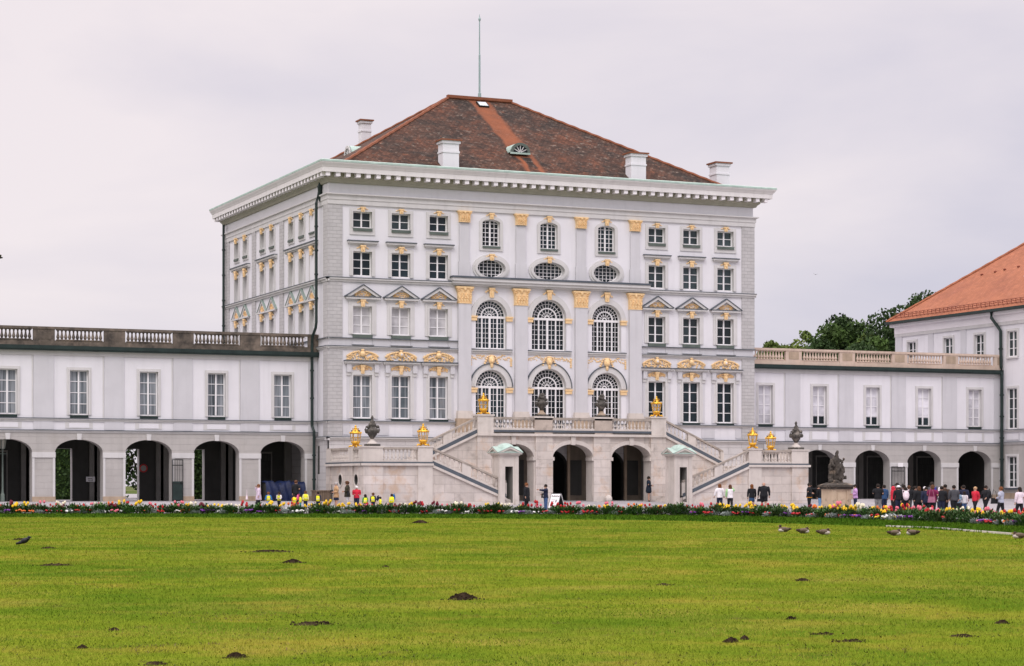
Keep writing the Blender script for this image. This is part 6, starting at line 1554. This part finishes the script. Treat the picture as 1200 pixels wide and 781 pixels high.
for side in (1, -1):
    for u in (-.44, .44): mb.tube([sbp(u, 0, side), sbp(u, 1.0, side)], .028, IRON if side > 0 else TRIM, 5)
mb.tube([sbp(-.44, 1, 1), sbp(.44, 1, 1)], .03, IRON, 5); mb.build('frame', T)
# small silver car mostly hidden by the stairs
T = thing('parked_car', 'small silver car parked half hidden behind the stair pier', 'car', (37.9, -1.6, 0)); PAINT = mat('silver_car_paint', (.55, .57, .60), rough=.3, var=.03, metal=.4)
cf = Fr((37.9, -1.6), (1, 0), (0, -1))
def cbody(mb, prof, hw, m, taper=0): mb.prism(cf, prof, -hw, hw, m)
mb = MB(); prof = [(-1.6, .35), (1.6, .35), (1.66, .6), (1.6, .92), (1.42, 1.02), (1.15, 1.06), (.85, 1.45), (.5, 1.56), (-.6, 1.58), (-.95, 1.48), (-1.3, 1.08), (-1.62, .95), (-1.68, .6)]
cbody(mb, prof, .8, PAINT); b = mb.build('body', T)
mb = MB()
for q in (-1, 1): mb.prism(cf, [(-.1, 1.06), (1.0, 1.06), (.78, 1.42), (-.1, 1.48)], q*.803-.004, q*.803+.004, P_GREY); mb.prism(cf, [(-1.15, 1.06), (-.18, 1.06), (-.18, 1.48), (-.85, 1.44)], q*.803-.004, q*.803+.004, P_GREY)
mb.hexa([cf(1.16, -.7, 1.08), cf(1.16, .7, 1.08), cf(.88, .66, 1.44), cf(.88, -.66, 1.44), cf(1.19, -.7, 1.09), cf(1.19, .7, 1.09), cf(.91, .66, 1.45), cf(.91, -.66, 1.45)], P_GREY); mb.build('window', T)
for u in (-1.05, 1.05):
    for q in (-1, 1):
        mb = MB(); c_ = lambda r: [(u+r*cos(2*pi*k/18), .3+r*sin(2*pi*k/18)) for k in range(18)]; mb.prism(cf, c_(.3), q*.72-.09, q*.72+.09, IRON); w_ = mb.build('wheel', T); mb = MB(); mb.prism(cf, c_(.19), q*.82-.005, q*.82+.005, TRIM); mb.build('rim', w_)
for q in (-1, 1):
    mb = MB(); mb.ell(cf(1.6, q*.6, .8), (.07, .12, .09), SASH); mb.build('headlight', T); mb = MB(); mb.ell(cf(-1.63, q*.65, .85), (.05, .08, .12), REDP); mb.build('tail_light', T)

# ================================================================== birds
DUCKB = mat('duck_brown', (.13, .095, .07), var=.35, scale=25); DUCKH = mat('duck_dark_head', (.05, .03, .022), var=.2); DUCKW = mat('duck_pale_flank', (.52, .46, .44), var=.15, scale=18); BEAK = mat('beak', (.35, .26, .08))
def duck(x, y, rz, label, up=False, mirror=1):
    T = None; mb = MB()
    mb.ell((0, 0, .10), (.21, .12, .105), DUCKB, 12, 8); mb.ell((.07, 0, .085), (.14, .125, .085), DUCKW, 12, 8); mb.tube([(-.16, 0, .11), (-.26, 0, .13), (-.31, 0, .14)], [.07, .045, .015], DUCKH, 7)
    h = (.13, 0, .24 if up else .19); mb.tube([(.13, 0, .13), (.14, 0, .18), h], [.07, .05, .045], DUCKB, 8); mb.ell(h, (.062, .05, .052), DUCKH, 10, 7)
    o = mb.build('duck', None, smooth=True); o.location = (x, y, -.60); o.rotation_euler = (0, 0, rz); tag(o, label, 'duck')
    mb = MB(); mb.tube([(h[0]+.05, 0, h[2]-.005), (h[0]+.12, 0, h[2]-.02)], [.024, .014], BEAK, 6); mb.build('beak', o)
    for q in (-1, 1): mb = MB(); mb.ell((-.04, q*.11, .125), (.16, .03, .06), DUCKB, 8, 5); mb.build('wing', o, smooth=True)
duck(-8.01, -78.57, -YAW+pi+.2, 'resting duck with raised head, first of the row in front of the flowers', True)
duck(-8.4, -80.68, -YAW+.2, 'resting duck with lowered head between two others near the stair end')
duck(-8.76, -82.69, -YAW-.25, 'resting duck with dark head, lowest of the three below the couple in black')
duck(-7.14, -84.77, -YAW+.1, 'resting duck below the tour group, nearer the other two ducks')
duck(-6.23, -84.48, -YAW+2.6, 'pale small resting duck below the woman in maroon')
duck(-5.67, -89.9, -YAW+pi-.1, 'brown duck cut by the frame beside the pale stone edging')
BLK = mat('black_plumage', (.010, .010, .014), rough=.5, var=.2, scale=20)
mb = MB(); mb.ell((0, 0, .155), (.13, .075, .08), BLK, 12, 8, [[.9, 0, -.43], [0, 1, 0], [.43, 0, .9]]); mb.tube([(-.05, 0, .13), (-.15, 0, .09), (-.25, 0, .065)], [.06, .045, .03], BLK, 7)
mb.tube([(.08, 0, .19), (.12, 0, .235)], [.06, .045], BLK, 8); mb.ell((.125, 0, .25), (.05, .04, .042), BLK, 10, 7)
o = mb.build('blackbird', None, smooth=True); o.location = (-37.71, -85.13, -.6); o.rotation_euler = (0, 0, -YAW); tag(o, 'black bird standing alone on the lawn', 'bird')
mb = MB(); mb.tube([(.165, 0, .25), (.21, 0, .243)], [.016, .006], IRON, 6); mb.build('beak', o)
for q in (-1, 1): mb = MB(); mb.tube([(.0, q*.03, .1), (.005, q*.03, .0), (.05, q*.03, .0)], .007, BEAK, 4); mb.build('leg', o)
def flyer(u, d, z, s, rz, label):
    x, y = spot(u, d); mb = MB(); mb.ell((0, 0, 0), (.20*s, .05*s, .05*s), BLK, 8, 6); o = mb.build('flying_bird', None, smooth=True); o.location = (x, y, z); o.rotation_euler = (.25, 0, rz); tag(o, label, 'bird')
    for q in (-1, 1):
        mb = MB(); mb.hexa([(-.08*s, 0, -.008*s), (.10*s, 0, -.008*s), (.02*s, q*.42*s, .17*s), (-.08*s, q*.42*s, .17*s), (-.08*s, 0, .012*s), (.10*s, 0, .012*s), (.02*s, q*.42*s, .18*s), (-.08*s, q*.42*s, .18*s)], BLK); mb.build('wing', o)
flyer((-2-600)/FPX, 70, CAMH+(568.4-302)*70/FPX, .8, -YAW+.5, 'dark bird in flight cut by the frame edge against the sky')
flyer((955.5-600)/FPX, 190, CAMH+(568.4-322)*190/FPX, .5, -YAW+1.2, 'tiny far bird in the open sky between the roofs')

# ================================================================== trees
LEAFT = [mat('tree_leaf_%d' % k, c, rough=.75, var=.35, scale=.6) for k, c in enumerate(((.026, .056, .013), (.050, .095, .018), (.085, .13, .022), (.11, .15, .026)))]
BARK = mat('bark', (.07, .055, .045), var=.3, bump=.3)
def tree(x, y, h, r, label, group=None, base=.28, mats_=(0, 0, 1, 1, 2), leaf=.40, n=9000, squash=1.0, nlump=22, seed=0, z0=-.1, conic=0.0):
    g = np.random.default_rng(seed+17); T = thing('broadleaf_tree', label, 'tree', (x, y, z0), group)
    mb = MB(); lean = g.normal(0, .02, 2)*h
    mb.tube([(x, y, z0), (x+lean[0]*.4, y+lean[1]*.4, z0+h*.35), (x+lean[0], y+lean[1], z0+h*.8)], [h*.028, h*.02, h*.005], BARK, 8)
    cz = h*(base+1)/2; hz = h*(1-base)/2; L = []
    for k in range(nlump):
        v = g.normal(0, 1, 3); v /= np.linalg.norm(v); q = g.random()**.45; zz = cz+hz*.82*v[2]*q; tt = (zz-h*base)/(h*(1-base)); rad = r*(1-conic*tt)
        c = np.array((x+lean[0]*.6+rad*.78*v[0]*q, y+lean[1]*.6+rad*.78*v[1]*q, z0+zz)); L.append((c, r*g.uniform(.24, .42)))
        if k < 12: mb.tube([(x+lean[0]*.4, y+lean[1]*.4, z0+h*(base+.1)), tuple((c+np.array((x, y, z0+h*.45)))/2+g.normal(0, .2, 3)), tuple(c)], [h*.010, h*.006, h*.002], BARK, 5)
    mb.build('trunk', T)
    vs, fs, mi = [], [], []
    for c, lr in L:
        m = int(n/nlump*g.uniform(.7, 1.3)); d = g.normal(0, 1, (m, 3)); d /= np.linalg.norm(d, axis=1)[:, None]; p = c+d*lr*(g.random((m, 1))**.4)*np.array((1.15, 1.15, .85*squash))
        a = g.normal(0, 1, (m, 3)); a /= np.linalg.norm(a, axis=1)[:, None]; b = np.cross(a, g.normal(0, 1, (m, 3))); b /= np.linalg.norm(b, axis=1)[:, None]; s = leaf*g.uniform(.55, 1.2, (m, 1))
        o = len(vs)*0; base_i = sum(len(q) for q in vs); vs.append(np.stack([p-a*s*.6, p+b*s*.35, p+a*s*.6, p-b*s*.35], 1).reshape(-1, 3)); fs.append(np.arange(4*m).reshape(m, 4)+base_i); mi.append(np.full(m, mats_[g.integers(len(mats_))]))
    vs = np.concatenate(vs)-np.array((x, y, z0));  vs[:, 2] *= h/np.percentile(vs[:, 2], 99.8); fs = np.concatenate(fs); mi = np.concatenate(mi); me = bpy.data.meshes.new('crown')
    k = len(fs); me.vertices.add(len(vs)); me.loops.add(4*k); me.polygons.add(k); me.vertices.foreach_set('co', vs.ravel()); me.loops.foreach_set('vertex_index', fs.ravel()); me.polygons.foreach_set('loop_start', np.arange(0, 4*k, 4)); me.polygons.foreach_set('material_index', mi)
    for q in LEAFT: me.materials.append(q)
    me.update(calc_edges=True); o = bpy.data.objects.new('crown', me); COL.objects.link(o); o.parent = T; return T
def tpos(px, d): return spot((px-600)/FPX, d)
def toph(py, d): return CAMH+(568.4-py)*d/FPX
for px, py, d, r, lb, kw in (
    (912, 400, 235, 3.0, 'small yellow green tree top just showing over the sandstone balustrade beside the palace', dict(mats_=(2, 3, 3, 2), base=.45)),
    (936, 386, 240, 2.2, 'thin open small tree with gaps, between the yellow green top and the dark trees', dict(mats_=(1, 2, 3), n=700, nlump=9, base=.5)),
    (962, 380, 228, 4.0, 'dark broad tree behind the balustrade, left of the twin topped tree', dict(mats_=(0, 1, 0, 1))),
    (976, 373, 236, 4.6, 'tall dark tree in the middle of the clump behind the sandstone balustrade', dict(mats_=(0, 0, 1, 1))),
    (998, 370, 232, 4.6, 'dark tree with a thin upright tip next to the gap of sky', dict(mats_=(0, 1, 1, 0))),
    (1012, 393, 226, 4.2, 'lower green tree filling the gap before the tall conical tree', dict(mats_=(1, 1, 2))),
    (1040, 362, 222, 5.6, 'tall dark cone shaped tree standing before the orange roof eave', dict(mats_=(0, 0, 0, 1), conic=.55, n=15000, base=.15, nlump=40)),
    (1080, 344, 240, 6.4, 'tall brighter green tree rising behind the orange roof edge', dict(mats_=(1, 2, 1, 0, 1), n=15000, nlump=34)),
    (1030, 395, 216, 4.0, 'dark bushy tree low against the corner building wall', dict(mats_=(0, 0, 1)))):
    x, y = tpos(px, d); tree(x, y, toph(py, d), r, lb, seed=px, **kw)
for k, (x, y, h, r) in enumerate(((-36, 40, 11.5, 4.6), (-29.5, 36, 11, 4.4), (-24.5, 44, 11.5, 4.8), (-20, 33, 10.5, 4.0), (-16.2, 52, 11, 4.5), (-14.9, 26, 7.5, 2.6), (-9.8, 38, 11, 4.4), (-6.5, 31, 10, 3.6), (-42, 48, 12, 5), (-27, 58, 12, 5), (-31, 50, 12, 5))):
    tree(x, y, h, r, 'dark green garden tree seen through the open arches of the gallery', 'garden trees behind the gallery', base=.06, n=4200, leaf=.4, seed=300+k, mats_=(0, 0, 1, 0, 2))

for x0, y0, x1, y1, hh, lb in ((-34, 22, -10.0, 24, 5.2, 'long dark clipped hedge behind the open arches of the gallery'), (-6.5, 22, 2.0, 24, 5.6, 'tall clipped hedge beyond the archway nearest the blue cover')):
    g = np.random.default_rng(9); mb = MB(); mb.box(x0+.3, x1-.3, y0+.3, y1-.3, -.1, hh-.3, LEAFT[0]); hd_ = mb.build('hedge'); tag(hd_, lb, 'hedge'); N_ = 16000
    f_ = g.integers(0, 3, N_); P_ = np.stack([g.uniform(x0, x1, N_), np.where(f_ == 0, y0, g.uniform(y0, y1, N_)), np.where(f_ == 1, hh, g.uniform(-.1, hh, N_))], 1)+g.normal(0, .12, (N_, 3))
    a_ = g.normal(0, 1, (N_, 3)); a_ /= np.linalg.norm(a_, axis=1)[:, None]; b_ = np.cross(a_, g.normal(0, 1, (N_, 3))); b_ /= np.linalg.norm(b_, axis=1)[:, None]; s_ = .26*g.uniform(.6, 1.3, (N_, 1))
    vs = np.stack([P_-a_*s_*.6, P_+b_*s_*.35, P_+a_*s_*.6, P_-b_*s_*.35], 1).reshape(-1, 3); mb = MB(); mb.v = vs.tolist(); mb.f = np.arange(4*N_).reshape(N_, 4).tolist(); mb.mats = [LEAFT[0], LEAFT[1]]; mb.m = (np.arange(N_) % 2).tolist(); mb.build('foliage', hd_)
# ================================================================== sky, sun, camera
EL, AZ = 48, 205
wd = bpy.data.worlds.new('World'); SC.world = wd; wd.use_nodes = True; nt = wd.node_tree; L = nt.links; nt.nodes.clear()
out = _n(nt, 'ShaderNodeOutputWorld'); sky = _n(nt, 'ShaderNodeTexSky', sky_type='NISHITA'); sky.sun_disc = False; sky.sun_elevation = radians(EL)
sdir = np.array((cos(radians(EL))*-.55, cos(radians(EL))*-.83, sin(radians(EL)))); sky.sun_rotation = atan2(sdir[0], sdir[1])
b1 = _n(nt, 'ShaderNodeBackground'); b1.inputs['Strength'].default_value = .10; L.new(sky.outputs[0], b1.inputs['Color'])
tc = _n(nt, 'ShaderNodeTexCoord'); mp = _n(nt, 'ShaderNodeMapping'); mp.inputs['Rotation'].default_value = (0, 0, YAW); mp.inputs['Scale'].default_value = (1.5, 1.5, 5.5); mp.inputs['Location'].default_value = (3.1, .4, .9)
L.new(tc.outputs['Generated'], mp.inputs['Vector'])
nz = _n(nt, 'ShaderNodeTexNoise'); nz.inputs['Scale'].default_value = 1.6; nz.inputs['Detail'].default_value = 6; nz.inputs['Roughness'].default_value = .5; nz.inputs['Distortion'].default_value = .3; L.new(mp.outputs[0], nz.inputs['Vector'])
rp = _n(nt, 'ShaderNodeValToRGB'); rp.color_ramp.elements[0].position = .10; rp.color_ramp.elements[0].color = (.545, .53, .64, 1); rp.color_ramp.elements[1].position = .68; rp.color_ramp.elements[1].color = (.845, .765, .785, 1)
vm = _n(nt, 'ShaderNodeVectorMath', operation='DOT_PRODUCT'); vm.inputs[1].default_value = (-.9*CC, .9*SS, 2.0); L.new(tc.outputs['Generated'], vm.inputs[0])
m1 = _n(nt, 'ShaderNodeMath', operation='MULTIPLY_ADD'); L.new(nz.outputs['Fac'], m1.inputs[0]); m1.inputs[1].default_value = 1.6; m1.inputs[2].default_value = -.62
m2 = _n(nt, 'ShaderNodeMath', operation='ADD'); L.new(m1.outputs[0], m2.inputs[0]); L.new(vm.outputs['Value'], m2.inputs[1]); L.new(m2.outputs[0], rp.inputs['Fac'])
sp = _n(nt, 'ShaderNodeSeparateXYZ'); L.new(tc.outputs['Generated'], sp.inputs[0])
mr = _n(nt, 'ShaderNodeMapRange'); mr.inputs[1].default_value = .22; mr.inputs[2].default_value = 1; mr.inputs[3].default_value = 1.0; mr.inputs[4].default_value = 3.0; L.new(sp.outputs[2], mr.inputs[0])
b2 = _n(nt, 'ShaderNodeBackground'); L.new(rp.outputs[0], b2.inputs['Color']); L.new(mr.outputs[0], b2.inputs['Strength'])
mx_ = _n(nt, 'ShaderNodeMixShader'); mx_.inputs[0].default_value = .93; L.new(b1.outputs[0], mx_.inputs[1]); L.new(b2.outputs[0], mx_.inputs[2]); L.new(mx_.outputs[0], out.inputs[0])
sl = bpy.data.lights.new('sun', 'SUN'); sl.energy = 1.0; sl.angle = radians(25); sl.color = (1, .98, .955); so = bpy.data.objects.new('sun', sl); COL.objects.link(so)
from mathutils import Vector
so.rotation_euler = Vector(tuple(-sdir)).to_track_quat('-Z', 'Y').to_euler()
cam = bpy.data.cameras.new('camera'); co = bpy.data.objects.new('camera', cam); COL.objects.link(co); SC.camera = co
cx, cy = spot(0, 0); co.location = (cx, cy, CAMH); co.rotation_euler = (pi/2, 0, -YAW)
cam.sensor_width = 36; cam.sensor_fit = 'HORIZONTAL'; cam.lens = 36*FPX/1200; cam.shift_y = (568.4-390.5)/1200; cam.clip_start = .5; cam.clip_end = 6000
SC.view_settings.view_transform = 'Standard'; SC.view_settings.look = 'None'; SC.view_settings.exposure = 0.12; SC.view_settings.gamma = 1
for o in bpy.data.objects:
    if '_base' in o.keys(): del o['_base']
